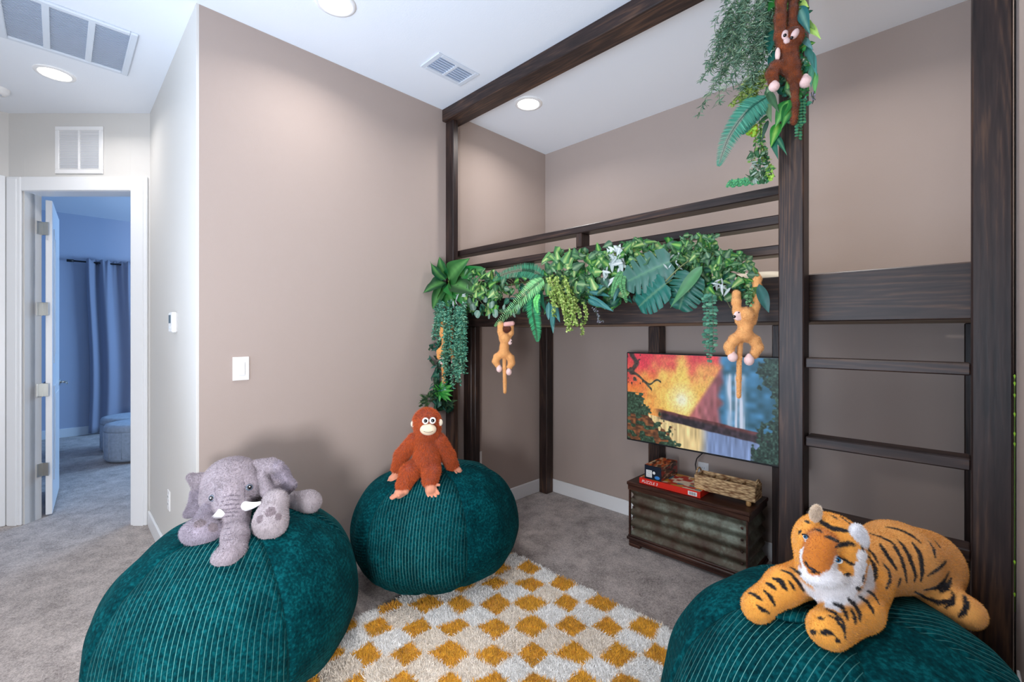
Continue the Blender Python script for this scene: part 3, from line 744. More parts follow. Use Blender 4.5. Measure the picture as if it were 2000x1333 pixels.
# ------------------------------------------------------------------ woven basket
b0 = np.array([CX0+.40, CY0+.065]); BW, BD, BH = .345, .125, .088; bz = CH+.032
bk = empty('woven_basket', (b0[0]+BW/2, b0[1]+BD/2, CH), 'long low woven tray basket on stubby wooden feet on the chest lid', 'basket')
m = MB(); t = .012
def wavy(m, x0, x1, y0, y1, z0, z1): m.box(x0, x1, y0, y1, z0, z1, .004)
wavy(m, b0[0], b0[0]+BW, b0[1], b0[1]+t, bz, bz+BH); wavy(m, b0[0], b0[0]+BW, b0[1]+BD-t, b0[1]+BD, bz, bz+BH)
wavy(m, b0[0], b0[0]+t, b0[1]+t, b0[1]+BD-t, bz, bz+BH); wavy(m, b0[0]+BW-t, b0[0]+BW, b0[1]+t, b0[1]+BD-t, bz, bz+BH)
m.box(b0[0]+t, b0[0]+BW-t, b0[1]+t, b0[1]+BD-t, bz, bz+.01, .002)
m.build('body', 'woven', bk)
for k in (1, 2, 3): 
    m = MB(); m.box(b0[0]+k*BW/4-.004, b0[0]+k*BW/4+.004, b0[1]+t, b0[1]+BD-t, bz+.01, bz+BH-.008, .002); m.build('divider', 'woven', bk)
for x in (b0[0]+.004, b0[0]+BW-.004):
    A = np.linspace(0, np.pi, 14); m = MB()
    m.tube([(x, b0[1]+BD/2+.038*math.cos(q), bz+BH-.012+.040*math.sin(q)) for q in A], .005, 8); m.build('handle', 'woven', bk, True)
for (x, y) in ((.04, .02), (BW-.04, .02), (.04, BD-.02), (BW-.04, BD-.02)):
    m = MB(); m.lathe([(0, CH+.001), (.011, CH+.001), (.014, CH+.008), (.014, CH+.024), (.011, bz), (0, bz)], (b0[0]+x, b0[1]+y, 0), 16); m.build('foot', 'foot_wood', bk, True)

# ------------------------------------------------------------------ bean bags
BAGS = {1: (.545, -2.583, .545, .454, .645, .696, -.676, 1e9), 2: (.490, -1.556, .487, .425, .625, .605, -1.976, 1e9), 3: (2.44, -1.655, .49, .455, .70, .62, -1.4, XR-.003)}
def bag_f(k, P):
    cx, cy, rx, ry, h, e_, rot, xm = BAGS[k]; P = np.asarray(P, float)
    X = P[..., 0]-cx; Y = P[..., 1]-cy
    x = (X*math.cos(rot)+Y*math.sin(rot))/rx; y = (-X*math.sin(rot)+Y*math.cos(rot))/ry
    s_ = (P[..., 2]/h-.42); s_ = np.where(s_ > 0, s_/.58, s_/.42)
    return np.sqrt((x*x+y*y)**(1/e_)+np.abs(s_)**2)-1
def bag_d(k, P):
    P = np.asarray(P, float); f0 = bag_f(k, P); g = []
    for a in range(3):
        dd = np.zeros(3); dd[a] = .002; g.append((bag_f(k, P+dd)-f0)/.002)
    return f0/max(.8, float(np.linalg.norm(g)))
def rest(k, px, py, rpx, lo=.8, hi=3.4):
    """centre of a ball seen at px,py with pixel radius rpx lying on bag k"""
    best = (1e9, None)
    for D in np.arange(lo, hi, .004):
        p = Wd(px, py, D); q = bag_d(k, p)-rpx*D/FPX*.93
        if q < 0: return p
        if q < best[0]: best = (q, p)
    return best[1]
def make_bag(k, label, zbase):
    cx, cy, rx, ry, h, e_, rot, xm = BAGS[k]
    nT, nV = 560, 260
    T = np.linspace(0, 2*np.pi, nT, endpoint=False); V = np.linspace(-1.25, np.pi/2-.0005, nV)
    TT, VV = np.meshgrid(T, V)
    s_ = np.sin(VV); q = np.cos(VV)**e_
    z = np.where(s_ > 0, h*(.42+.58*s_), h*.42*(1+s_))
    x = rx*q*np.cos(TT); y = ry*q*np.sin(TT)
    X = cx+x*math.cos(rot)-y*math.sin(rot); Y = cy+x*math.sin(rot)+y*math.cos(rot)
    P = np.stack([X, Y, z], -1).reshape(-1, 3); C0 = np.array([cx, cy, h*.42])
    D = P-C0; Dn = D/np.linalg.norm(D, axis=1)[:, None]
    az = np.arctan2(D[:, 1], D[:, 0]); zl = np.clip(P[:, 2]/h, 0, 1)
    # panels: front panel towards the camera, others around
    va = math.atan2(CAM[1]-cy, CAM[0]-cx)+{1: -.35, 2: -.25, 3: -.45}[k]
    rel = (az-va+np.pi) % (2*np.pi)-np.pi; NP = 5; wdt = 2*np.pi/NP
    pi_ = np.round(rel/wdt); loc = rel-pi_*wdt; r = np.hypot(D[:, 0], D[:, 1])
    across = r*np.sin(loc); along = r*np.cos(loc)
    seam = np.exp(-(((np.abs(loc)-wdt/2)*r)/.012)**2)*(zl > .08)
    amp = .010*(vnoise(P, 6, 5+k)-.5)*2+.006*(vnoise(P*[1, 1, .5], 13, 9+k)-.5)*2
    rad = np.exp(-((r/.2)**2))*(.5+.5*np.cos(az*9+2*vnoise(P, 8, 2)))*.008*(D[:, 2] > 0)
    fold = .010*np.maximum(0, np.sin(az*11+6*vnoise(P, 3, 7+k)))*np.exp(-((zl-.12)/.16)**2)
    P = P+Dn*(amp-.008*seam+rad-fold)[:, None]
    P[:, 2] = np.maximum(P[:, 2]+zbase, zbase+.001)
    # pressed against the wall
    over = P[:, 0] > xm-.02; P[:, 0] = np.where(over, xm-.02+.018*(1-np.exp(-(P[:, 0]-xm+.02)/.05)), P[:, 0])
    rib = across/.0155+.25*(vnoise(P, 10, 3)-.5)
    # side panels cut with the cord running round the bag
    side = (np.abs(pi_) == 1)
    rib = np.where(side, (P[:, 2]*.9+along*.35)/.0135, rib)
    line = np.clip(1.15-np.abs(loc)/(wdt/2)*.7, 0, 1)*np.where(side, .0, 1.)*sm(.03, .4, zl)*(.55+.9*(vnoise(P, 7, 15)-.3))
    line = np.clip(line, 0, 1)
    n = nT; I = np.arange(nT*nV).reshape(nV, nT)
    F = np.stack([I[:-1], np.roll(I[:-1], -1, 1), np.roll(I[1:], -1, 1), I[1:]], -1).reshape(-1, 4)
    m = MB(); m.add(P, F)
    # close underside
    c = len(P); bot = I[0]; m.add([[cx, cy, zbase+.001]], np.zeros((0, 3), int))
    m.f.append(np.stack([np.full(nT, c), np.roll(bot, -1), bot], 1))
    ee = empty('bean_bag', (cx, cy, zbase), label, 'bean bag', 'teal corduroy bean bags')
    ob = m.build('cover', 'cord', ee, True, attrs={'rib': np.append(rib, 0), 'line': np.append(line, 0)})
    return ee
bag1 = make_bag(1, 'large teal corduroy bean bag at the front left under the grey elephant', .010)
bag2 = make_bag(2, 'teal corduroy bean bag against the taupe wall under the orangutan', .012)
bag3 = make_bag(3, 'teal corduroy bean bag at the front right under the tiger, against the ladder', .002)
# carry handle on the tiger's bag
hc = rest(3, 1548, 1203, 6)
m = MB(); m.ball(hc+[0, 0, .006], (.058, .034, .011), n=28, R=np.stack([Rv, Fv, Uv], 1)); 
nV_ = len(m.v[0]); ob = m.build('carry_handle', 'cord', bag3, True, attrs={'rib': m.v[0][:, 0]/.012, 'line': np.full(nV_, .35)})
# small white tag beside the orangutan
tg = rest(2, 861, 909, 4)
m = MB(); m.box(-.012, .012, -.001, .001, -.008, .010, .0005, np.stack([nrmz(Rv+[0, 0, -.2]), Fv, Uv], 1), tg+[0, 0, .004]); m.build('sewn_tag', 'white_card', bag2)

# ------------------------------------------------------------------ checkered shag rug
RX0, RX1, RY1, RY0 = .56, 2.155, -1.082, -3.45; CS = .1285
def rugcol(P):
    gx = (P[:, 0]-.772)/CS; gy = (P[:, 1]+1.082)/CS+30
    wob = (vnoise(P*[1, 1, 0], 9, 31)-.5)*.34; wob2 = (vnoise(P*[1, 1, 0], 9, 32)-.5)*.34
    gx = gx+wob; gy = gy+wob2; i = np.floor(gx); j = np.floor(gy); fx = gx-i-.5; fy = gy-j-.5
    yel = ((i+j) % 2 == 1)&(np.abs(fx)**1.3+np.abs(fy)**1.3 < .70)&(np.abs(fx) < .445)&(np.abs(fy) < .445)
    hsh = np.abs(np.sin(i*12.9898+j*78.233)*43758.5453) % 1
    n = vnoise(P*[1, 1, 0], 60, 33)
    Y = s2l([228, 170, 58])*(.72+.5*n)[:, None]; Wt = np.where((hsh > .4)[:, None], s2l([252, 251, 248]), s2l([248, 238, 224]))*(.86+.2*n)[:, None]
    return np.where(yel[:, None], Y, Wt)
rug = empty('shag_rug', ((RX0+RX1)/2, (RY0+RY1)/2, 0), 'shaggy rug with mustard yellow, white and cream checks, between the three bean bags', 'rug')
gx = np.arange(RX0, RX1+.001, .006); gy = np.arange(RY0, RY1+.001, .006); GX, GY = np.meshgrid(gx, gy)
P = np.stack([GX.ravel(), GY.ravel(), np.zeros(GX.size)], 1)
edge = np.minimum.reduce([P[:, 0]-RX0, RX1-P[:, 0], P[:, 1]-RY0, RY1-P[:, 1]])
P[:, 2] = .004+.010*np.clip(edge/.015, 0, 1)+.004*vnoise(P, 30, 30)
m = MB(); I = np.arange(GX.size).reshape(GX.shape)
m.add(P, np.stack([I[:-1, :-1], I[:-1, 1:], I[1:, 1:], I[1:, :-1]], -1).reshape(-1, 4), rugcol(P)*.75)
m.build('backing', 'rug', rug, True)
n = 210000; A = np.stack([RNG.uniform(RX0, RX1, n), RNG.uniform(RY0, RY1, n), np.full(n, .010)], 1)
dirv = RNG.normal(size=(n, 3))*[.6, .6, 0]+np.stack([np.sin(A[:, 1]*14+A[:, 0]*5)*.45, np.cos(A[:, 0]*16)*.45, np.full(n, .9)], 1)
dirv /= np.linalg.norm(dirv, axis=1)[:, None]; L = RNG.uniform(.016, .030, n)
sd_ = np.cross(dirv, RNG.normal(size=(n, 3))); sd_ /= np.linalg.norm(sd_, axis=1)[:, None]
c = rugcol(A)*RNG.uniform(.82, 1.12, n)[:, None]
Vt = np.stack([A-sd_*.0016, A+sd_*.0016, A+dirv*L[:, None]*.6+sd_*.0016, A+dirv*L[:, None]+[0, 0, -.002]], 1).reshape(-1, 3)
k4 = np.arange(n)*4
m = MB(); m.add(Vt, np.stack([k4, k4+1, k4+2, k4+3], 1), np.repeat(np.clip(c, 0, 1), 4, 0))
tag(m.build('pile', 'rug', rug), kind='stuff')

# ------------------------------------------------------------------ plush toys: smooth implicit bodies
class Body:
    def __init__(s, k=.02): s.p = []; s.k = k; s.strokes = []; s.spots = []; s.colfn = None
    def cone(s, a, b, ra, rb, col): s.p.append(('c', np.asarray(a, float), np.asarray(b, float), ra, rb, np.asarray(s2l(col)))); return s
    def chain(s, pts, rad, col):
        for i in range(len(pts)-1): s.cone(pts[i], pts[i+1], rad[i], rad[i+1], col)
    def ell(s, c, r, R, col): s.p.append(('e', np.asarray(c, float), np.asarray(r, float), np.asarray(R, float), 0, np.asarray(s2l(col)))); return s
    def dist1(s, pr, P):
        if pr[0] == 'c':
            a, b, ra, rb = pr[1:5]; ab = b-a; t = np.clip(((P-a)@ab)/max(1e-9, ab@ab), 0, 1)
            return np.linalg.norm(P-a-t[:, None]*ab, axis=1)-(ra+(rb-ra)*t)
        c, r, R = pr[1:4]; q = (P-c)@R; k0 = np.linalg.norm(q/r, axis=1); k1 = np.linalg.norm(q/r**2, axis=1)
        return k0*(k0-1)/np.maximum(k1, 1e-6)
    def f(s, P):
        d = s.dist1(s.p[0], P)
        for pr in s.p[1:]:
            e = s.dist1(pr, P); h = np.maximum(s.k-np.abs(d-e), 0)/s.k; d = np.minimum(d, e)-h*h*s.k*.25
        return d
    def grad(s, P, e=.0008):
        return np.stack([(s.f(P+np.eye(3)[a]*e)-s.f(P-np.eye(3)[a]*e))/(2*e) for a in range(3)], 1)
    def bounds(s):
        lo = []; hi = []
        for pr in s.p:
            if pr[0] == 'c': R = max(pr[3], pr[4]); lo += [np.minimum(pr[1], pr[2])-R]; hi += [np.maximum(pr[1], pr[2])+R]
            else: R = pr[2].max(); lo += [pr[1]-R]; hi += [pr[1]+R]
        return np.min(lo, 0)-.01, np.max(hi, 0)+.01
    def hit(s, px, py, lo=.7, hi=3.6):
        r = ray(px, py); t = lo
        for _ in range(200):
            p = CAM+r*t; d = float(s.f(p[None])[0])
            if d < .0004: break
            t += max(d*.8, .0004)/np.linalg.norm(r)
            if t > hi: return None
        return p
    def nets(s, h):
        lo, hi = s.bounds(); n = np.ceil((hi-lo)/h).astype(int)+1
        ax = [lo[a]+h*np.arange(n[a]) for a in range(3)]
        G = np.stack(np.meshgrid(*ax, indexing='ij'), -1).reshape(-1, 3); v = np.empty(len(G))
        for i in range(0, len(G), 400000): v[i:i+400000] = s.f(G[i:i+400000])
        v = v.reshape(n); S = v < 0
        cs = [v[i:n[0]-1+i, j:n[1]-1+j, k:n[2]-1+k] for i in (0, 1) for j in (0, 1) for k in (0, 1)]
        ng = sum((c < 0).astype(int) for c in cs); act = (ng > 0)&(ng < 8); ci = np.argwhere(act); idx = -np.ones(act.shape, int); idx[act] = np.arange(len(ci))
        acc = np.zeros((len(ci), 3)); cnt = np.zeros(len(ci)); offs = [(i, j, k) for i in (0, 1) for j in (0, 1) for k in (0, 1)]
        for a in range(8):
            for b in range(a+1, 8):
                if sum(abs(offs[a][q]-offs[b][q]) for q in range(3)) != 1: continue
                va = cs[a][act]; vb = cs[b][act]; m_ = (va < 0) != (vb < 0); t = np.where(m_, va/np.where(va == vb, 1, va-vb), 0)
                acc += np.where(m_[:, None], np.array(offs[a])+t[:, None]*(np.array(offs[b])-np.array(offs[a])), 0); cnt += m_
        V = lo+h*(ci+acc/cnt[:, None]); F = []
        for a in range(3):
            b, c = (a+1) % 3, (a+2) % 3; sl0 = [slice(None)]*3; sl1 = [slice(None)]*3; sl0[a] = slice(0, -1); sl1[a] = slice(1, None)
            E0 = S[tuple(sl0)]; E1 = S[tuple(sl1)]; ed = np.argwhere(E0 != E1); ok = (ed[:, b] > 0)&(ed[:, c] > 0)&(ed[:, b] < n[b]-1)&(ed[:, c] < n[c]-1); ed = ed[ok]
            q = []
            for (db, dc) in ((-1, -1), (0, -1), (0, 0), (-1, 0)):
                e = ed.copy(); e[:, b] += db; e[:, c] += dc; q.append(idx[e[:, 0], e[:, 1], e[:, 2]])
            q = np.stack(q, 1); inside = E0[ed[:, 0], ed[:, 1], ed[:, 2]]; q[~inside] = q[~inside][:, ::-1]; F.append(q)
        F = np.concatenate(F); F = F[(F >= 0).all(1)]
        for _ in range(2):
            g = s.grad(V); V = V-g*(s.f(V)/np.maximum((g*g).sum(1), .2))[:, None]
        return V, F
    def color(s, P):
        D = np.stack([s.dist1(pr, P) for pr in s.p], 1); w_ = np.exp(-(D-D.min(1)[:, None])/.003); w_ /= w_.sum(1)[:, None]
        C = w_ @ np.stack([pr[5] for pr in s.p])
        for (c, r, col, soft) in s.spots:
            c = np.asarray(c); q = (np.linalg.norm(P-c, axis=1)+(vnoise(P, 120, 3)-.5)*soft)/r; C = mix(C, s2l(col), np.clip((1-q)/.08+.5, 0, 1))
        if s.colfn is not None: C = s.colfn(P, C)
        for (pts, wd, col) in s.strokes:
            for i in range(len(pts)-1):
                a, b = pts[i], pts[i+1]; ab = b-a; t = np.clip(((P-a)@ab)/max(1e-9, ab@ab), 0, 1)
                d = np.linalg.norm(P-a-t[:, None]*ab, axis=1)+(vnoise(P, 150, 4)-.5)*.0016
                tt = (i+t)/(len(pts)-1); wl = wd*(.35+.65*np.sin(np.pi*np.clip(tt*.9+.05, 0, 1))); C = mix(C, s2l(col), np.clip((wl-d)/.0012+.5, 0, 1))
        return C
    def stroke(s, pxs, wd, col=(26, 22, 26)):
        q = np.array(pxs, float); tq = np.linspace(0, len(q)-1, (len(q)-1)*4+1); pxs = np.stack([np.interp(tq, np.arange(len(q)), q[:, k]) for k in (0, 1)], 1)
        pts = [s.hit(*p) for p in pxs]; pts = [p for p in pts if p is not None]
        if len(pts) > 1: s.strokes.append((pts, wd, col))
    def build(s, name, parent, h=.005, fur=60000, flen=.010, fw=.0011, comb=(0, 0, -.6), vary=.16, smooth=True):
        V, F = s.nets(h); C = s.color(V)
        # coarse pile variation
        C = C*(1+.18*(vnoise(V, 70, 8)-.5))[:, None]
        m = MB(); m.add(V, F, np.clip(C, 0, 1))
        if fur:
            a, b, c = V[F[:, 0]], V[F[:, 1]], V[F[:, 2]]; d = V[F[:, 3]]
            ar = np.linalg.norm(np.cross(b-a, c-a), axis=1)+np.linalg.norm(np.cross(c-a, d-a), axis=1); fi = RNG.choice(len(F), fur, p=ar/ar.sum())
            u, v_ = RNG.random(fur)[:, None], RNG.random(fur)[:, None]
            P = (a[fi]*(1-u)+b[fi]*u)*(1-v_)+(d[fi]*(1-u)+c[fi]*u)*v_
            g = s.grad(P); g /= np.maximum(1e-6, np.linalg.norm(g, axis=1))[:, None]
            cmb = np.asarray(comb, float)+(np.stack([vnoise(P, 14, 50+q) for q in range(3)], 1)-.5)*1.2; cmb = cmb-g*(cmb*g).sum(1)[:, None]
            dr = g*.75+cmb+RNG.normal(size=(fur, 3))*.28; dr /= np.linalg.norm(dr, axis=1)[:, None]
            L = flen*RNG.uniform(.55, 1.15, fur)[:, None]; sd = np.cross(dr, RNG.normal(size=(fur, 3))); sd /= np.linalg.norm(sd, axis=1)[:, None]
            P0 = P-g*.001; Vf = np.stack([P0-sd*fw/2, P0+sd*fw/2, P0+dr*L], 1).reshape(-1, 3); k3 = np.arange(fur)*3
            Cf = s.color(P)*RNG.uniform(1-vary, 1+vary, fur)[:, None]
            m.add(Vf, np.stack([k3, k3+1, k3+2], 1), np.repeat(np.clip(Cf, 0, 1), 3, 0))
        return m.build(name, 'plush', parent, smooth)
VR = np.stack([Rv, Fv, Uv], 1)    # axes aligned with the room's diagonal
def frame_n(n, up=(0, 0, 1)):
    n = nrmz(n); x = nrmz(np.cross(up, n)); y = np.cross(n, x); return np.stack([x, y, n], 1)   # columns: side, up, normal
def disc(parent, name, p, n, rx, ry, mat, h=.004, lift=.0005, roll=0, smooth=True):
    R = frame_n(n); c_, s_ = math.cos(roll), math.sin(roll); R = R @ np.array([[c_, -s_, 0], [s_, c_, 0], [0, 0, 1.]])
    m = MB(); m.ball(np.asarray(p)+nrmz(n)*lift, (rx, ry, h), n=20, R=R); return m.build(name, mat, parent, smooth)

# ---- tiger
def T(x, y): return 1420+x*.29, 950+y*.29
tg_e = empty('plush_tiger', (2.35, -1.7, .66), 'orange plush tiger with black stripes lying on the right bean bag', 'stuffed toy')
tb = Body(.022); OR = (236, 168, 72); ORb = (226, 164, 88); WH = (240, 240, 244); BR = (204, 124, 46)
def m_(r, D): return r*D/FPX
pawL = rest(3, *T(205, 815), 29); pawR = rest(3, *T(680, 965), 37); foot = rest(3, *T(1615, 850), 27)
DL, DR_ = depth(pawL), depth(pawR)
hd = Wd(*T(690, 400), 1.13); sh = Wd(*T(900, 560), 1.24)
tb.cone(pawL, Wd(*T(390, 670), DL+.01), m_(28, DL), m_(29, DL), OR).cone(Wd(*T(390, 670), DL+.01), Wd(*T(560, 610), 1.22), m_(31, DL), m_(36, DL), OR)
elb = rest(3, *T(890, 830), 36)
tb.cone(pawR, elb, m_(35.5, DR_), m_(35, depth(elb)), OR).cone(elb, Wd(*T(930, 650), 1.20), m_(36, depth(elb)), m_(42, 1.2), OR)
rump = Wd(*T(1340, 500), 1.36)
tb.cone(sh, Wd(*T(1130, 475), 1.30), m_(52, 1.24), m_(61, 1.32), ORb).cone(Wd(*T(1130, 475), 1.30), rump, m_(61, 1.32), m_(53, 1.42), ORb)
knee = Wd(*T(1430, 740), min(1.33, max(1.2, depth(rest(3, *T(1430, 740), 30)))))
tb.cone(Wd(*T(1375, 580), 1.34), knee, m_(48, 1.34), m_(31, depth(knee)), ORb).cone(knee, foot, m_(30, depth(knee)), m_(29, depth(foot)), ORb)
# far hind leg trailing behind
tb.cone(rump, rump+[-.02, .02, -.10], m_(45, 1.36), .045, ORb)
tb.cone(rump+[.03, .03, .0], rump+[.06, .02, -.14], .02, .014, OR)
tb.cone(Wd(*T(700, 640), 1.12), Wd(*T(760, 560), 1.16), m_(46, 1.12), m_(50, 1.16), WH)
# head
tb.ell(hd, (m_(63, 1.13), m_(60, 1.13), m_(60, 1.13)), VR, OR)
tb.ell(Wd(*T(680, 560), 1.115), (m_(54, 1.1), m_(52, 1.1), m_(40, 1.1)), VR, OR)
mz = Wd(*T(600, 500), 1.065); 
tb.cone(Wd(*T(640, 390), 1.075), mz, m_(26, 1.07), m_(27, 1.06), BR)
tb.ell(Wd(*T(640, 600), 1.062), (m_(40, 1.06), m_(30, 1.06), m_(20, 1.06)), VR, WH)
earR = Wd(*T(888, 345), 1.075); earL = Wd(*T(598, 182), 1.11)
head_f = Body(.012); 
P_ = lambda x, y: T(x, y)
earp = Body(.01)
# colour patches placed on the surface
def spot(b, x, y, rpx, col, D=1.1, soft=.010):
    p = b.hit(*T(x, y))
    if p is not None: b.spots.append((p, m_(rpx, D), col, soft))
for (x, y, r) in ((700, 690, 34), (620, 660, 26), (780, 680, 34), (560, 600, 17), (520, 500, 13), (505, 440, 10), (900, 560, 20), (915, 480, 14), (840, 640, 26), (700, 720, 30), (800, 710, 24), (700, 560, 15), (735, 500, 13), (640, 610, 22), (905, 620, 15), (540, 350, 6)): spot(tb, x, y, r, WH)
for (x, y, r) in ((620, 370, 23), (610, 430, 25), (600, 490, 25), (590, 535, 18), (650, 400, 22), (660, 460, 18), (640, 520, 14)): spot(tb, x, y, r, BR)
spot(tb, 795, 545, 17, OR); spot(tb, 790, 440, 20, OR)
K = .0042
for s_, w_ in (
 ([(600, 205), (640, 245), (700, 285), (760, 292), (820, 305)], .0062), ([(700, 195), (745, 225)], .003), ([(760, 205), (810, 240), (850, 275)], .003),
 ([(570, 300), (600, 290), (640, 312)], .0035), ([(665, 340), (700, 350), (755, 375)], .0045), ([(730, 410), (770, 395), (820, 385), (865, 395)], .0045),
 ([(525, 235), (560, 250)], .0035), ([(480, 320), (500, 300)], .003), ([(785, 490), (820, 515), (858, 530)], .0035), ([(790, 600), (830, 590)], .003),
 ([(905, 400), (915, 430)], .004), ([(520, 500), (545, 545)], .003), ([(560, 575), (620, 582)], .0028),
 # left foreleg
 ([(420, 545), (470, 570), (500, 590)], K), ([(370, 565), (430, 590), (480, 650), (520, 715)], K), ([(310, 620), (360, 640), (385, 680), (405, 700)], .0055), ([(265, 655), (300, 670), (325, 695)], K),
 ([(415, 640), (440, 670), (455, 700)], .0035), ([(130, 715), (180, 730), (235, 768)], K), ([(250, 705), (290, 745), (325, 805)], K), ([(205, 805), (240, 835), (285, 855)], K),
 # right foreleg
 ([(715, 790), (770, 810), (800, 860), (808, 900)], K), ([(660, 825), (720, 855), (770, 900), (800, 955)], K), ([(680, 870), (740, 900), (785, 960), (800, 1030)], K), ([(815, 755), (860, 800), (890, 860), (895, 905)], .005),
 ([(830, 825), (855, 870), (862, 930)], K), ([(880, 735), (940, 780), (975, 830), (985, 860)], K), ([(940, 705), (990, 735), (1020, 790)], K), ([(610, 890), (650, 892)], .0035), ([(565, 990), (600, 978)], K), ([(625, 995), (665, 985), (715, 998)], .005), ([(735, 1030), (755, 1055)], K),
 ([(870, 680), (900, 700)], K),
 # body
 ([(1070, 275), (1150, 290), (1240, 330), (1300, 380)], K), ([(960, 320), (1040, 345), (1100, 375), (1130, 400)], K), ([(1130, 400), (1150, 440), (1165, 460)], K), ([(1150, 365), (1190, 410), (1225, 470), (1250, 540), (1268, 600), (1262, 650)], .0055),
 ([(1250, 385), (1290, 440), (1310, 510), (1315, 580), (1305, 640)], .006), ([(1030, 390), (1060, 440), (1100, 500), (1140, 560)], .006), ([(945, 420), (985, 460), (1020, 530)], .0035), ([(1120, 410), (1170, 480), (1195, 560), (1210, 650)], .005),
 ([(950, 470), (990, 530), (1000, 590), (985, 640)], .005), ([(1050, 520), (1090, 570), (1098, 630), (1070, 690)], .0045), ([(1360, 375), (1390, 420), (1400, 480)], .005), ([(1390, 360), (1440, 420)], .004), ([(920, 600), (915, 640)], .006),
 ([(1480, 500), (1420, 560), (1350, 605)], .0045), ([(1495, 580), (1450, 650), (1400, 685), (1330, 700)], .007), ([(1510, 620), (1480, 680), (1430, 715)], .005), ([(1260, 710), (1330, 750), (1420, 785), (1500, 780), (1535, 740)], .0055),
 ([(1500, 700), (1530, 740), (1520, 790), (1470, 820)], .004), ([(1600, 740), (1615, 800), (1590, 860), (1560, 880)], .0055), ([(1170, 620), (1150, 680)], .005)):
    tb.stroke([T(*q) for q in s_], w_*1.2)
body = tb.build('body', tg_e, .0045, 150000, .0062, .0011, vary=.26, comb=tuple(Rv*.3+np.array([0, 0, -.5])))
for (c_, x, y, aa) in ((earR, 885, 350, -.3), (earL, 600, 178, .2)):
    eb = Body(.008); rr = m_(21 if x > 700 else 13, 1.1)
    eb.ell(c_, (rr*.72, rr*.45, rr*1.2), VR @ np.array([[math.cos(aa), 0, math.sin(aa)], [0, 1, 0], [-math.sin(aa), 0, math.cos(aa)]]), WH if x > 700 else (240, 222, 200))
    eb.build('ear', tg_e, .004, 6000, .007, .001)
for (x, y, r) in ((740, 494, 9.5), (536, 347, 6.5)):
    p = tb.hit(*T(x, y)); n = tb.grad(p[None])[0]; n = nrmz(n*.5-nrmz(ray(*T(x, y))))
    q = disc(tg_e, 'eye', p, n, m_(r, 1.1), m_(r*.75, 1.1), 'eye_white', .004, .002, -.25)
    disc(q, 'iris', p+nrmz(n)*.0035, n, m_(r*.58, 1.1), m_(r*.52, 1.1), 'eye_blue', .003, .002)
    disc(q, 'pupil', p+nrmz(n)*.006, n, m_(r*.25, 1.1), m_(r*.3, 1.1), 'eye_black', .002, .002)
    m = MB(); R_ = frame_n(n); Q = p+nrmz(n)*.007
    m.tube([Q-R_[:, 0]*m_(r, 1.1)+R_[:, 1]*m_(r*.35, 1.1), Q+R_[:, 1]*m_(r*.7, 1.1), Q+R_[:, 0]*m_(r, 1.1)+R_[:, 1]*m_(r*.15, 1.1)], .0018, 6); m.build('eyelid', 'nose', q, True)
p = tb.hit(*T(575, 560)); n = nrmz(-ray(*T(575, 560))+[0, 0, -.2]); disc(tg_e, 'nose', p, n, m_(7, 1.1), m_(2.6, 1.1), 'nose', .003, .001, -.3)

# ---- elephant
def E_(x, y): return 340+x*.2025, 860+y*.2025
el = empty('plush_elephant', (.56, -2.62, .6), 'grey plush elephant with white tusks lying on the left bean bag', 'stuffed toy')
eb = Body(.02); G = (164, 154, 162); G2 = (152, 143, 156); G3 = (174, 165, 170)
De = depth(rest(1, 453, 965, 45)); hdp = Wd(*E_(565, 400), De)
eb.ell(hdp, (m_(51, De), m_(50, De), m_(46, De)), VR, G)
eb.ell(Wd(*E_(500, 540), De-.02), (m_(42, De), m_(42, De), m_(38, De)), VR, G)
eb.ell(Wd(*E_(720, 470), De-.01), (m_(26, De), m_(34, De), m_(28, De)), VR, G)
tr = [Wd(*E_(545, 520), De-m_(34, De)), Wd(*E_(562, 640), De-m_(48, De)), Wd(*E_(575, 730), De-m_(52, De))]
for (x, y, r) in ((585, 800, 20), (590, 940, 19), (570, 1060, 18), (520, 1115, 15), (450, 1140, 14)): tr.append(rest(1, *E_(x, y), r*.8, .9))
eb.chain(tr, [m_(q, De*.95) for q in (30, 28, 25, 21, 19.5, 18, 15.5, 13.5)], G)
pl = rest(1, *E_(255, 885), 23); pr_ = rest(1, *E_(930, 790), 28); pf = rest(1, *E_(1290, 600), 20)
eb.cone(Wd(*E_(330, 700), depth(pl)+.12), pl, m_(16, De), m_(18, De), G2); eb.ell(pl, (m_(32, De), m_(24, De), m_(22, De)), VR, G2)
eb.cone(Wd(*E_(980, 600), depth(pr_)+.05), pr_, m_(22, De), m_(25, De), G3); eb.ell(pr_, (m_(27, De), m_(26, De), m_(31, De)), VR, G3)
bb = Wd(*E_(760, 520), De+.16); eb.cone(Wd(*E_(650, 480), De+.08), bb, m_(46, De), m_(44, De+.1), G)
eb.cone(bb, Wd(*E_(1080, 580), depth(pf)+.02), m_(38, De), m_(18, De), G); eb.cone(Wd(*E_(1100, 590), depth(pf)+.01), pf, m_(17, De), m_(22, De), G3)
eb.ell(pf, (m_(26, De), m_(21, De), m_(20, De)), VR, G3)
WR = (112, 102, 114)
for y in (540, 580, 625, 665, 700, 738): eb.stroke([E_(460-(y-540)*.02, y+12), E_(550, y-6), E_(640, y-2)], .0022, WR)
for y in (800, 850, 905, 960): eb.stroke([E_(480, y+10), E_(560, y)], .0018, WR)
eb.stroke([E_(660, 330), E_(680, 450), E_(680, 600)], .0018, WR); eb.stroke([E_(400, 430), E_(395, 520), E_(430, 640)], .0018, WR)
for (x, y, r) in ((930, 690, 9), (825, 760, 7), (250, 800, 9), (380, 840, 8), (1010, 740, 6)):
    p = eb.hit(*E_(x, y)); 
    if p is not None: eb.spots.append((p, m_(r, De), (132, 120, 126), .004))
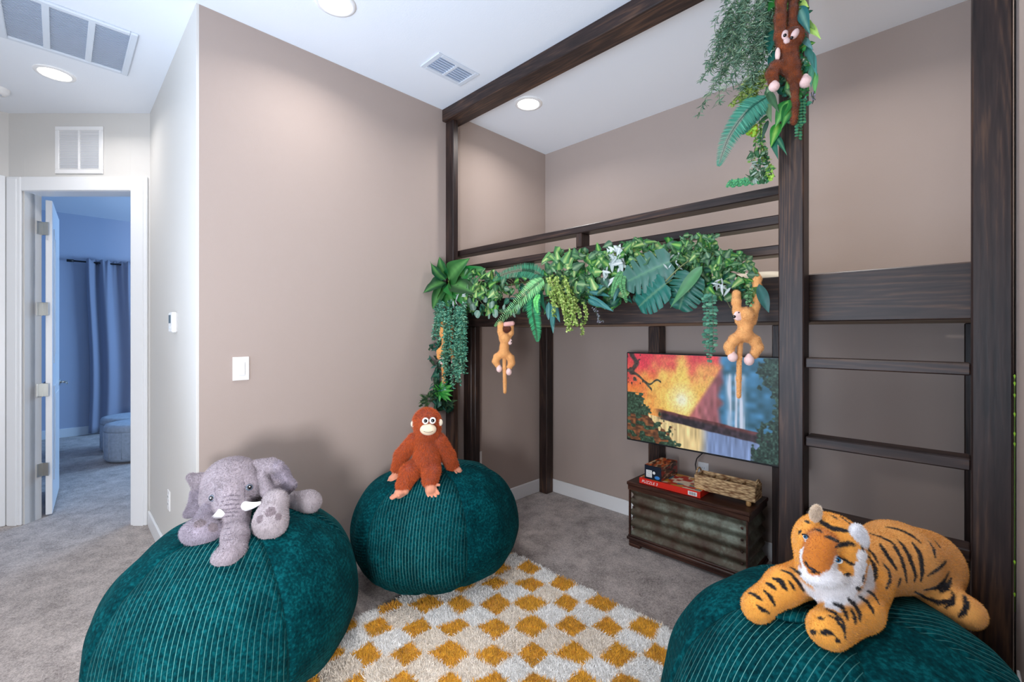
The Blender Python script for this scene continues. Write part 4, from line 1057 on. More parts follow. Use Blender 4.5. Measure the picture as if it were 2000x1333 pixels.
eb.colfn = lambda P, C: C*(.86+.28*vnoise(P, 30, 91))[:, None]
eb.build('body', el, .0055, 90000, .009, .0016, vary=.2)
def ear(outline, dep, thick, col, name, parent, inner=None):
    """a flat padded ear: polygon given in picture points with a depth each"""
    P = [np.array(Wd(*E_(x, y), d_)) for (x, y, d_) in outline]; c = np.mean(P, 0); b = Body(.02)
    k = len(P)
    for i in range(k):
        b.cone(c, P[i], thick, thick*.8, col); b.cone(P[i], P[(i+1) % k], thick*.8, thick*.8, col)
        mid = (P[i]+P[(i+1) % k])/2; b.cone(c, mid, thick, thick*.8, col); b.cone((c+P[i])/2, (c+mid)/2, thick, thick, col)
    return b
D0 = De+.02
e1 = ear([(800, 230, D0), (950, 215, D0), (1010, 260, D0-.02), (880, 300, D0-.01)], D0, .012, G, 'ear', el)
for a, b_, ra, rb in (((1010, 250, D0-.02), (1130, 440, D0), .014, .016), ((1130, 440, D0), (1060, 510, D0), .016, .014), ((1060, 300, D0), (1080, 480, D0+.01), .014, .014), ((850, 340, D0-.03), (900, 500, D0-.07), .016, .018), ((900, 500, D0-.07), (1000, 560, D0-.06), .018, .012), ((860, 400, D0-.03), (980, 520, D0-.05), .014, .012), ((980, 430, D0-.02), (1040, 560, D0-.03), .012, .012), ((900, 400, D0+.01), (1080, 460, D0+.01), .010, .010), ((830, 330, D0), (1000, 420, D0), .01, .01), ((870, 350, D0+.02), (980, 330, D0+.02), .012, .012)):
    e1.cone(Wd(*E_(*a[:2]), a[2]), Wd(*E_(*b_[:2]), b_[2]), ra, rb, G if a[0] < 1000 else G2)
for q1, q2 in (((900, 330, D0), (1010, 460, D0)), ((940, 320, D0), (1040, 420, D0)), ((860, 330, D0), (960, 480, D0-.01))): e1.cone(Wd(*E_(*q1[:2]), q1[2]), Wd(*E_(*q2[:2]), q2[2]), .012, .012, G2)
e1.ell(Wd(*E_(960, 380), D0+.005), (m_(32, De), .012, m_(26, De)), VR, G2)
e1.build('ear', el, .0055, 20000, .009, .0016, vary=.2)
e2 = ear([(340, 350, D0), (165, 360, D0+.01), (215, 450, D0), (300, 420, D0)], D0, .011, G, 'ear', el)
for a, b_, ra, rb in (((330, 430, D0), (200, 520, D0), .014, .012), ((200, 520, D0), (130, 715, D0-.01), .014, .010), ((130, 715, D0-.01), (300, 720, D0-.02), .010, .014), ((330, 500, D0), (220, 650, D0-.01), .018, .018), ((360, 600, D0), (300, 700, D0-.02), .018, .014), ((280, 560, D0), (180, 690, D0-.01), .014, .01)):
    e2.cone(Wd(*E_(*a[:2]), a[2]), Wd(*E_(*b_[:2]), b_[2]), ra, rb, G2)
e2.build('ear', el, .0055, 18000, .009, .0016, vary=.2)
for pts in ([(465, 700), (400, 755), (335, 772)], [(675, 640), (760, 640), (832, 605)]):
    h0 = eb.hit(*E_(*pts[0])); dd = depth(h0)-.002; m = MB()
    Q = np.array([Wd(*E_(*pts[0]), dd+.01), Wd(*E_(*pts[1]), dd-.012), Wd(*E_(*pts[2]), dd-.022)]); t_ = np.linspace(0, 1, 14)[:, None]
    C_ = Q[0]*(1-t_)**2+2*Q[1]*t_*(1-t_)+Q[2]*t_**2
    m.tube(C_, np.linspace(m_(9.5, De), m_(2.5, De), 14), 14); m.build('tusk', 'tusk', el, True)
for (x, y) in ((370, 560), (722, 458)):
    p = eb.hit(*E_(x, y)); n = nrmz(eb.grad(p[None])[0]-.6*nrmz(ray(*E_(x, y))))
    q = disc(el, 'eye', p, n, m_(6.5, De), m_(6, De), 'eye_grey', .004, .003)
    disc(q, 'pupil', p+n*.004, n, m_(4, De), m_(4, De), 'eye_black', .003, .003)
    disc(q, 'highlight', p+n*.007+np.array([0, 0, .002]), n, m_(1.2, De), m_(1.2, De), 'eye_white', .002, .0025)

# ---- orangutan
def O_(x, y): return 670+x*.315, 770+y*.315
og = empty('plush_orangutan', (.55, -1.5, .6), 'rust brown plush orangutan sitting on the middle bean bag', 'stuffed toy')
ob_ = Body(.011); RU = (200, 92, 40); RD2 = (160, 60, 24); SK = (222, 150, 120); CR = (236, 214, 184)
hip = rest(2, *O_(500, 465), 24); Do = depth(hip)
ob_.cone(Wd(*O_(515, 300), Do+.01), Wd(*O_(518, 410), Do), m_(20, Do), m_(25, Do), RU)
ob_.cone(Wd(*O_(520, 175), Do-.01), Wd(*O_(525, 215), Do-.015), m_(25, Do), m_(23, Do), RU)
ob_.cone(Wd(*O_(520, 230), Do), Wd(*O_(515, 300), Do+.01), m_(18, Do), m_(22, Do), RU)
hl = rest(2, *O_(320, 505), 9); hr = rest(2, *O_(705, 468), 9); fl = rest(2, *O_(365, 590), 11); fr_ = rest(2, *O_(545, 560), 12)
ob_.chain([Wd(*O_(440, 285), Do), Wd(*O_(362, 385), (Do+depth(hl))/2+.01), Wd(*O_(335, 460), depth(hl))], [m_(11, Do), m_(12, Do), m_(9.5, Do)], RU)
ob_.chain([Wd(*O_(595, 285), Do), Wd(*O_(652, 385), (Do+depth(hr))/2), Wd(*O_(680, 450), depth(hr))], [m_(11, Do), m_(12, Do), m_(9.5, Do)], RU)
ob_.chain([Wd(*O_(460, 450), Do), Wd(*O_(410, 490), depth(fl)+.03), Wd(*O_(375, 565), depth(fl))], [m_(15, Do), m_(15.5, Do), m_(12.5, Do)], RU)
ob_.chain([Wd(*O_(545, 445), Do-.01), Wd(*O_(545, 480), depth(fr_)+.02), Wd(*O_(540, 535), depth(fr_))], [m_(15, Do), m_(15, Do), m_(12.5, Do)], RU)
ob_.build('body', og, .005, 90000, .018, .0020, comb=(0, 0, -.75), vary=.42)
fb = Body(.008); fc = Wd(*O_(528, 220), Do-m_(24, Do)-.012); fb.ell(fc, (m_(15.5, Do), m_(11, Do), m_(11, Do)), VR, CR); fb.build('muzzle', og, .003, 0)
m = MB(); mp_ = [fb.hit(*O_(x, y)) for (x, y) in ((500, 232), (515, 237), (530, 238), (545, 236), (558, 230))]; mp_ = [p for p in mp_ if p is not None]
m.tube(mp_, .0013, 6); m.build('mouth', 'nose', og, True)
for (x, y) in ((511, 167), (556, 165)):
    p = Wd(*O_(x, y), Do-m_(26, Do)-.017); n = nrmz(-ray(*O_(x, y)))
    q = disc(og, 'eye', p, n, m_(6.3, Do), m_(6.3, Do), 'eye_white', .009, 0)
    disc(q, 'iris', p+n*.008, n, m_(3.4, Do), m_(3.4, Do), 'eye_black', .004, 0)
for x, y in ((434, 186), (604, 177)): disc(og, 'ear', Wd(*O_(x, y), Do-.03), nrmz(-ray(*O_(x, y))), m_(4.5, Do), m_(6.5, Do), 'cream_fabric', .01, 0)
def hand(c, dirv, side, L, R_, name, parent, col, toes=4, nrm=None):
    """flat felt hand or foot with separate short fingers and a thumb"""
    b = Body(.006); dirv = nrmz(dirv); side = nrmz(side-dirv*(side@dirv)); c = np.asarray(c)
    b.cone(c-dirv*L*.3, c+dirv*L*.15, R_*.85, R_, col); b.cone(c+side*R_*.35, c+dirv*L*.1-side*R_*.35, R_*.8, R_*.8, col)
    for i in range(toes):
        t = (i-(toes-1)/2)/(toes-1); a = c+dirv*L*.15+side*R_*1.5*t; ln = L*(.62-.25*abs(t+.1)); b.cone(a, a+nrmz(dirv+side*t*.45)*ln-np.array([0, 0, .1*ln]), R_*.36, R_*.28, col)
    a = c-dirv*L*.12+side*R_*.8; b.cone(a, a+nrmz(side+dirv*.7)*L*.42, R_*.34, R_*.26, col)
    return b.build(name, parent, .0026, 0)
down = np.array([0, 0, -1.])
hand(hl+down*.01-Fv*.01, -Rv*.35+down*.85-Fv*.15, Rv, m_(24, Do), m_(8.5, Do), 'hand', og, SK)
hand(hr-Fv*.005, Rv*.85+down*.5, Fv*-1+down*.2, m_(24, Do), m_(7, Do), 'hand', og, SK)
hand(fl-Fv*.02+down*.012, -Rv*.9+down*.35-Fv*.2, Fv*-1, m_(26, Do), m_(9, Do), 'foot', og, SK)
hand(fr_-Fv*.02+down*.012, Rv*.45+down*.7-Fv*.45, Rv, m_(26, Do), m_(9.5, Do), 'foot', og, SK)

# ---- hanging monkeys.  each: list of limbs in picture points, on a plane in front of the rail
def hang(name, label, grp, yplane, limbs, head, face, feet, tail, body, eyes, col, furlen=.007, extra=None, pale=(240, 206, 200), dark=None, fur=26000):
    base = ony(*body[0][:2], yplane); D = depth(base); e = empty('plush_monkey', base, label, 'stuffed toy', grp)
    b = Body(.010); q = lambda p, off=0: Wd(p[0], p[1], D+off)
    for i in range(len(body)-1): b.cone(q(body[i]), q(body[i+1]), m_(body[i][2], D), m_(body[i+1][2], D), col)
    for L in limbs: b.chain([q(p, p[3] if len(p) > 3 else 0) for p in L], [m_(p[2], D) for p in L], col)
    b.cone(q(head, -.01), q((head[0]+1, head[1]+1), -.01), m_(head[2], D), m_(head[2]*.97, D), col)
    b.cone(q(head, -.01), q(body[0]), m_(head[2]*.6, D), m_(body[0][2]*.9, D), col)
    if dark:
        for (x, y, r, c) in dark:
            p = b.hit(x, y)
            if p is not None: b.spots.append((p, m_(r, D), c, .004))
    if name == 'brown': b.colfn = lambda P, C: C*(.55+1.0*vnoise(P, 60, 77))[:, None]
    b.build('body', e, .0035, fur, furlen, .0011, vary=.22)
    tb_ = Body(.006); tb_.chain([q(p, .004) for p in tail], [m_(p[2], D) for p in tail], col); 
    if name == 'brown': tb_.colfn = b.colfn
    tb_.build('tail', e, .0035, 7000, furlen, .0011, vary=.22)
    for (x, y, rx, ry, roll) in face:
        p = b.hit(x, y)
        if p is None: p = q((x, y), -.02)
        fb = Body(.005); R2 = VR @ np.array([[math.cos(roll), 0, math.sin(roll)], [0, 1, 0], [-math.sin(roll), 0, math.cos(roll)]])
        fb.ell(p+nrmz(ray(x, y))*.004, (m_(rx, D), .010, m_(ry, D)), R2, pale); fb.build('face_patch', e, .003, 0)
    for (x, y, r) in eyes:
        disc(e, 'eye' if r < 2.9 or name == 'brown' else 'nose', q((x, y), -.01-m_(head[2], D)-.002), nrmz(-ray(x, y)), m_(r, D), m_(r, D), 'eye_black', .004, 0)
    for (x, y, rx, ry) in feet:
        fb = Body(.006); c = q((x, y), -.008); fb.ell(c, (m_(rx, D), m_(min(rx, ry), D), m_(ry, D)), VR, pale); fb.cone(c, c+Uv*m_(ry*.9, D), m_(rx*.5, D), m_(rx*.45, D), pale)
        fb.build('foot', e, .003, 3000, .003, .001)
    if extra: extra(e, q, D)
    return e
TAN = (236, 178, 112)
hang('tan', 'tan plush monkey hanging by long arms in front of the television', 'tan hanging monkeys', -1.20,
     [[(1468, 628, 8), (1475, 600, 7), (1479, 565, 7), (1478, 545, 7), (1474, 534, 6, .03)], [(1444, 628, 7), (1440, 608, 7), (1438, 590, 7), (1438, 574, 7, .02)],
      [(1446, 656, 10), (1434, 664, 9), (1424, 677, 8), (1426, 688, 7.5)], [(1460, 656, 10), (1474, 666, 9), (1480, 679, 8.5), (1473, 693, 7.5)]],
     (1457, 615, 14), [(1443, 617, 10, 10, .5), (1438, 619, 6, 6, 0)], [(1431, 698, 9, 9), (1463, 704, 9, 10)], [(1446, 665, 4), (1444, 700, 4), (1443, 740, 3.8), (1443, 774, 3.6)],
     [(1456, 636, 12), (1453, 655, 13)], [(1434, 619, 2.95), (1443, 611, 1.4)], TAN)
def tuft(e, q, D):
    b = Body(.006); b.ell(q((990, 643), -.012), (m_(8.5, D), .018, m_(7.5, D)), VR, (112, 52, 26)); b.build('brown_tuft', e, .0035, 5000, .008, .001, vary=.3)
    b = Body(.006); b.cone(q((988, 634), -.015), q((1001, 632), -.02), m_(5, D), m_(4.5, D), (232, 176, 168)); b.build('hand', e, .003, 0)
hang('tan', 'tan plush monkey hanging under the light green fern, left of the boxwood spray', 'tan hanging monkeys', -1.12,
     [[(982, 664, 6), (979, 648, 6.5), (978, 634, 6)], [(990, 664, 5), (997, 650, 5.5), (998, 636, 5)],
      [(980, 692, 7), (971, 698, 6.5), (968, 706, 6), (972, 714, 5)], [(989, 692, 7), (997, 700, 6.5), (999, 709, 6), (995, 717, 5)]],
     (986, 661, 10), [(996, 668, 4.5, 6, 0)], [(975, 721, 5.5, 6.5), (994, 727, 5.5, 6.5)], [(985, 694, 3.4), (985, 720, 3.2), (986, 745, 3), (986, 766, 2.8)],
     [(985, 676, 8), (984, 690, 9.5)], [(999, 668, 1.3)], TAN, extra=tuft)
hang('tan', 'tan plush monkey mostly hidden behind the trailing green vines at the left post', 'tan hanging monkeys', -1.225,
     [[(870, 665, 7), (866, 652, 6.5), (867, 630, 6)], [(876, 665, 6), (880, 640, 6)], [(868, 680, 7), (860, 688, 6.5), (859, 697, 5.5)], [(878, 680, 7), (886, 690, 6.5), (886, 700, 5)]],
     (874, 655, 10), [], [(863, 706, 5, 6), (886, 706, 5, 6)], [(868, 694, 3.2), (866, 720, 3), (867, 748, 2.8)], [(872, 668, 8), (871, 684, 9)], [], (230, 164, 92), fur=16000)
hang('brown', 'dark brown plush monkey hanging high on the ladder post', 'brown hanging monkey', -1.235,
     [[(1530, 92, 10), (1524, 70, 9), (1524, 35, 9), (1526, 0, 8.5), (1528, -40, 8.5)], [(1546, 80, 8), (1547, 50, 7), (1549, 20, 7), (1550, -30, 7, .02)],
      [(1532, 130, 12), (1515, 130, 9.5), (1507, 143, 9), (1510, 159, 8.5)], [(1546, 132, 14), (1551, 150, 10), (1560, 158, 8)]],
     (1549, 72, 17.5), [(1534, 69, 7.5, 10, 0), (1553, 66, 6.5, 11, .55), (1537, 80, 7, 7, 0)], [(1512, 169, 9.5, 9), (1573, 160, 12, 11)],
     [(1550, 145, 7), (1552, 175, 5.5), (1553, 205, 5), (1550, 238, 4.4)], [(1540, 100, 14), (1541, 127, 17)], [(1533, 69, 3), (1546, 74, 3)], (128, 62, 26), .009,
     extra=lambda e, q, D: (lambda b: (b.ell(q((1519, 106), -.008), (m_(4.5, D), .01, m_(13, D)), VR, (240, 206, 196)), b.build('side_patch', e, .003, 0)))(Body(.005)))

# ------------------------------------------------------------------ artificial plants
def prof(shape, t):
    if shape == 'ovate': return np.sin(np.pi*t**.72)*(1-.25*t)
    if shape == 'heart': return np.sqrt(np.clip(1-t, 0, 1))*np.clip(t*9, 0, 1)*(1-.15*t)
    if shape == 'lance': return np.sin(np.pi*t**.85)**.9
    if shape == 'round': return np.sqrt(np.clip(1-(2*t-1)**2, 0, 1))
    if shape == 'ivy': return np.clip(t*8, 0, 1)*(1-t)**.8*(1+.55*np.cos(t*2*np.pi*2.2))
    return np.sin(np.pi*t)
def leaf(m, base, d, nrm, L, W, shape='ovate', c=(50, 110, 50), cm=None, bend=.25, fold=.18, n=9, rim=None):
    d = nrmz(d); nrm = nrmz(np.asarray(nrm)-d*(np.asarray(nrm)@d)); sd = np.cross(d, nrm)
    t = np.linspace(0, 1, n+1); w_ = prof(shape, t)*W/2; S = np.array([-1, -.55, 0, .55, 1])
    cen = np.asarray(base)+d*L*t[:, None]*(1-.12*bend*t[:, None])-nrm*(bend*L*t**2)[:, None]
    wav = .05*W*np.sin(t*13+L*90)
    V = cen[:, None]+sd*(w_[:, None]*S)[..., None]+nrm*((fold*w_[:, None]*np.abs(S))+wav[:, None]*S*np.abs(S)*.6)[..., None]
    if shape == 'ovate' or shape == 'heart': V[:, [0, 4]] -= d*(.06*L*np.sin(np.pi*t))[:, None, None]
    I = np.arange((n+1)*5).reshape(n+1, 5); F = np.stack([I[:-1, :-1], I[:-1, 1:], I[1:, 1:], I[1:, :-1]], -1).reshape(-1, 4)
    c = s2l(c)*RNG.uniform(.8, 1.2); cm = c*1.35 if cm is None else s2l(cm); rim_ = c if rim is None else s2l(rim)
    C = np.stack([rim_, c, cm, c, rim_])[None].repeat(n+1, 0).reshape(-1, 3)*RNG.uniform(.9, 1.1, ((n+1)*5, 1))
    m.add(V.reshape(-1, 3), F, np.clip(C, 0, 1))
def small(m, B, D, Nn, L, W, C):
    """many tiny folded leaves at once"""
    D = D/np.maximum(1e-6, np.linalg.norm(D, axis=1))[:, None]; Nn = Nn-D*(Nn*D).sum(1)[:, None]; Nn /= np.maximum(1e-6, np.linalg.norm(Nn, axis=1))[:, None]
    S = np.cross(D, Nn); L = L[:, None]; W = W[:, None]
    V = np.stack([B, B+D*L*.35-S*W*.5+Nn*W*.12, B+D*L*.35+S*W*.5+Nn*W*.12, B+D*L*.72-S*W*.38, B+D*L*.72+S*W*.38, B+D*L-Nn*L*.12, B+D*L*.5-Nn*W*.05], 1)
    n = len(B); k = np.arange(n)[:, None]*7
    tr = np.concatenate([k+np.array([[0, 2, 6]]), k+np.array([[0, 6, 1]]), k+np.array([[6, 2, 4]]), k+np.array([[1, 6, 3]]), k+np.array([[6, 4, 5]]), k+np.array([[6, 5, 3]])])
    m.add(V.reshape(-1, 3), tr, np.repeat(C, 7, 0))
def curve(P, n=30):
    P = np.asarray(P, float); t = np.linspace(0, len(P)-1, n); i = np.clip(t.astype(int), 0, len(P)-2); f = (t-i)[:, None]
    p0 = P[np.clip(i-1, 0, None)]; p1 = P[i]; p2 = P[i+1]; p3 = P[np.clip(i+2, None, len(P)-1)]
    return .5*((2*p1)+(-p0+p2)*f+(2*p0-5*p1+4*p2-p3)*f**2+(-p0+3*p1-3*p2+p3)*f**3)
CN = nrmz(np.array([.15, -1, .15]))       # out into the room from the rail
def pt(x, y, yp=-1.18):
    p = ony(x, y, yp)
    return p if p[0] > .035 else onx(x, y, .035)      # keep clear of the left wall
def pxm(p, r): return r*depth(p)/FPX
def plant(name, x, y, label, cat='artificial plant', yp=-1.17, grp=None): return empty(name, pt(x, y, yp), label, cat, grp)
def rd(s=1.): return RNG.normal(size=3)*s
def frond(m, pts, wpx, col, col2=None, yp=-1.19, n=26, depth_bend=0, ratio=.30, nrm=CN, serr=True):
    """fern frond: curved rachis with paired pinnae"""
    P = [pt(a[0], a[1], yp-(a[2] if len(a) > 2 else 0)) for a in pts]; Cc = curve(P, n*2+2); T_ = np.gradient(Cc, axis=0); Lm = np.linalg.norm(np.diff(Cc, axis=0), axis=1).sum()
    m.tube(Cc, np.linspace(.0022, .0007, len(Cc)), 5, s2l(col)*.7, False)
    for i in range(1, len(Cc)-1):
        t = i/(len(Cc)-1); w_ = pxm(Cc[i], wpx)*(min(1, .45+t*3))*(1-t**2.2)**.8+.003
        tn = nrmz(T_[i]); sd = nrmz(np.cross(tn, nrm))
        for sg in (-1, 1):
            d = nrmz(sd*sg+tn*.38+nrm*RNG.uniform(-.05, .12)); leaf(m, Cc[i], d, nrm+rd(.12), w_, max(.004, w_*ratio), 'lance', col if (i+sg) % 3 else (col2 or col), None, .18, .1, 4)
def monstera(m, base, tip, Wpx, col, nrm=CN, cm=(92, 140, 112)):
    base = np.asarray(base); tip = np.asarray(tip); d = tip-base; L = np.linalg.norm(d); d = d/L; nrm = nrmz(nrm-d*(nrm@d)); sd = np.cross(d, nrm); W = pxm(base, Wpx)
    n = 64; t = np.linspace(0, 1, n+1); w_ = (np.clip(1-((t-.40)/.62)**2, 0, 1)**.62)*W
    w_[t < .02] *= .6
    c0 = s2l(col)
    for sg in (-1, 1):
        wn = w_.copy()
        for k, tc_ in enumerate((.20, .37, .53, .68) if sg > 0 else (.26, .44, .60, .74)):
            wn *= 1-.62*np.exp(-((t-tc_)/.016)**2)
        S = np.array([0, .15, .4, .7, 1.]); fwd = .28*wn
        cen = base+d*(L*t)[:, None]-nrm*(.18*L*t**2)[:, None]
        V = cen[:, None]+sd*sg*(wn[:, None]*S)[..., None]+d*((fwd[:, None]*S**1.6)-.10*L*S*(1-t)[:, None]**3)[..., None]+nrm*(.22*wn[:, None]*S-.30*wn[:, None]*S**2+.004*np.sin(t*36)[:, None]*S)[..., None]
        I = np.arange((n+1)*5).reshape(n+1, 5); F = np.stack([I[:-1, :-1], I[:-1, 1:], I[1:, 1:], I[1:, :-1]], -1).reshape(-1, 4)
        if sg < 0: F = F[:, ::-1]
        sh_ = 1+.18*np.abs(np.sin(t*np.pi*7))[:, None]*np.ones(5); C = c0*sh_.reshape(-1, 1)
        C = C.reshape(n+1, 5, 3); C[:, 0] = s2l(cm)
        m.add(V.reshape(-1, 3), F, np.clip(C.reshape(-1, 3), 0, 1))
    m.tube([base-d*.03+nrm*-.01, base], .0025, 6, s2l((90, 120, 70)), False)
def scatter(m, x0, x1, y0, y1, n, Lpx, kinds, yp=-1.17, sp=.05, out=.5, flow=(0, 0, 0), asp=.55):
    for _ in range(n):
        x = RNG.uniform(x0, x1); y = RNG.uniform(y0, y1); p = pt(x, y, yp)+np.array([0, -abs(RNG.normal())*sp, 0])
        sh_, c, cm, rim = kinds[RNG.integers(len(kinds))]; L = pxm(p, RNG.uniform(*Lpx))
        d = nrmz(rd()*[1, .5, 1]+np.asarray(flow)); nn = nrmz(CN*1.5+rd(.42)); leaf(m, p-d*L*.5, d, nn, L, L*(asp+.22)*(1. if sh_ != 'lance' else .34), sh_, c, cm, RNG.uniform(.05, .35), .15, 6, rim)
def strands(m, tops, lens, npl, Lpx, Wpx, cols, yp=-1.2, sway=.02, spread=1.0, stem=(70, 90, 60), down=(0, 0, -1), droop=.3, sr=.0012):
    for (x, y), ln in zip(tops, lens):
        a = pt(x, y, yp+RNG.uniform(-.03, .03)); Lm = pxm(a, ln); k = 14; t = np.linspace(0, 1, k)
        dn = nrmz(np.asarray(down)+rd(.05)); ph = RNG.uniform(0, 6, 2)
        C_ = a+dn*(Lm*t)[:, None]+np.stack([np.sin(t*5+ph[0])*sway*t, np.sin(t*4+ph[1])*sway*.6*t, 0*t], 1)
        m.tube(C_, sr, 4, s2l(stem), False)
        n = max(4, int(npl*ln)); tt = RNG.uniform(0, 1, n); B = np.stack([np.interp(tt, t, C_[:, q]) for q in range(3)], 1)
        D_ = RNG.normal(size=(n, 3))*[1, 1, .35]*spread+[0, 0, -droop]; Nn = np.tile(CN, (n, 1))+RNG.normal(size=(n, 3))*.6
        c = s2l(np.array(cols))[RNG.integers(len(cols), size=n)]*RNG.uniform(.75, 1.25, n)[:, None]
        small(m, B, D_, Nn, pxm(a, Lpx)*RNG.uniform(.7, 1.2, n), pxm(a, Wpx)*RNG.uniform(.7, 1.2, n), np.clip(c, 0, 1))
POTHOS = [('heart', (54, 116, 60), (150, 190, 100), None), ('heart', (88, 144, 76), (196, 214, 136), None), ('ovate', (34, 84, 52), (90, 140, 86), None)]
IVY = [('ivy', (34, 88, 50), (110, 150, 100), (60, 112, 66)), ('ivy', (46, 104, 58), (150, 180, 130), None), ('heart', (40, 112, 50), (140, 190, 90), None), ('ovate', (52, 98, 66), (130, 160, 120), None)]
WHITE = [('lance', (196, 206, 206), (226, 230, 228), None), ('lance', (170, 186, 184), (210, 218, 212), None)]
DARK = [('ovate', (18, 70, 56), (60, 120, 90), None), ('lance', (24, 84, 70), (70, 130, 110), None)]
def pl(parent, name, fn, mat='leaf', stuff=False):
    m = MB(); fn(m); o = m.build(name, mat, parent, True)
    if stuff: o['kind'] = 'stuff'
    return o

# 1 broad leaf bunch at the left post
e = plant('broadleaf_bunch', 876, 548, 'bunch of big dark green oval leaves at the left end of the garland')
for i, (tx, ty, L_, W_) in enumerate(((835, 522, 0, 30), (850, 506, 0, 30), (895, 508, 0, 34), (925, 522, 0, 36), (827, 560, 0, 30), (838, 595, 0, 34), (868, 610, 0, 34), (905, 585, 0, 30), (918, 560, 0, 28), (885, 515, 0, 26), (846, 578, 0, 26), (872, 590, 0, 26))):
    a = pt(875+(tx-875)*.12, 550+(ty-550)*.12, -1.18); b_ = pt(tx, ty, -1.22-.03*(i % 3)); L = np.linalg.norm(b_-a)
    pl(e, 'leaf', lambda m: leaf(m, a, b_-a, CN+rd(.3), L*1.05, pxm(a, W_*1.45), 'heart' if i % 2 else 'ovate', (18+i % 3*12, 78+i % 4*12, 46), (90, 150, 80), .3, .2, 12))
pl(e, 'stem', lambda m: m.tube([pt(875, 550, -1.14), pt(876, 549, -1.18), pt(878, 556, -1.2)], .004, 6, s2l((110, 130, 60))))
# 2 trailing fine-leaved vines in front of the left post
e = plant('trailing_vine', 880, 600, 'thick curtain of fine blue-green trailing vines hanging down the left post', yp=-1.2)
FINE = [(72, 138, 114), (106, 168, 140), (84, 150, 126), (132, 184, 150), (44, 100, 82)]
for k in range(34):
    x = RNG.uniform(852, 910); y = RNG.uniform(585, 620); ln = RNG.uniform(60, 120)+55*math.exp(-((x-884)/14)**2)
    if x < 866: ln = RNG.uniform(30, 70)
    ln = min(ln, 772-y)
    pl(e, 'vine', lambda m: strands(m, [(x, y)], [ln], 1.5, 6.2, 2.6, FINE, -1.27, .02), 'softleaf')
e = plant('short_vine', 858, 625, 'short narrow hanging vine left of the hidden tan monkey', yp=-1.2)
for x in (851, 856, 860): pl(e, 'vine', lambda m: strands(m, [(x, 600)], [RNG.uniform(55, 78)], 1.1, 6, 2.6, FINE, -1.18, .01), 'softleaf')
# 3 lower left clumps
e = plant('post_foliage', 862, 740, 'dark and bright green leaf clump low on the left post above the orangutan', yp=-1.16)
pl(e, 'dark_leaves', lambda m: scatter(m, 845, 880, 668, 800, 70, (14, 24), DARK+[('ovate', (26, 66, 44), (60, 100, 70), None)], -1.15, .02, flow=(0, 0, -.5)))
def ros(m):
    for k in range(13):
        a = k*2.4; tx, ty = 861+25*math.cos(a)*(.7+.3*(k % 2)), 764+22*math.sin(a); A_ = pt(861, 764, -1.2); B_ = pt(tx, ty, -1.24); leaf(m, A_, B_-A_, CN+rd(.25), np.linalg.norm(B_-A_), pxm(A_, 12), 'ovate', (50, 150, 60), (120, 200, 100), .2, .2, 7)
pl(e, 'rosette', ros)
e = plant('olive_foliage', 850, 788, 'olive green leaf sprays just above the orangutan head', yp=-1.17)
def olv(m):
    for (cx, cy, rr, nn_) in ((838, 780, 24, 34), (872, 786, 22, 30), (828, 792, 14, 14)):
        for k in range(nn_):
            a = RNG.uniform(0, 6.28); r = RNG.uniform(.3, 1)*rr; A_ = pt(cx+r*.3*math.cos(a), cy+r*.3*math.sin(a), -1.17); B_ = pt(cx+r*math.cos(a), cy-2+r*.8*math.sin(a), -1.19); L = np.linalg.norm(B_-A_)
            leaf(m, A_, B_-A_, CN+rd(.5), max(L, .02), pxm(A_, 7), 'ovate', [(70, 96, 62), (96, 116, 84), (52, 80, 60)][k % 3], None, .2, .15, 5)
pl(e, 'leaves', olv, 'softleaf')

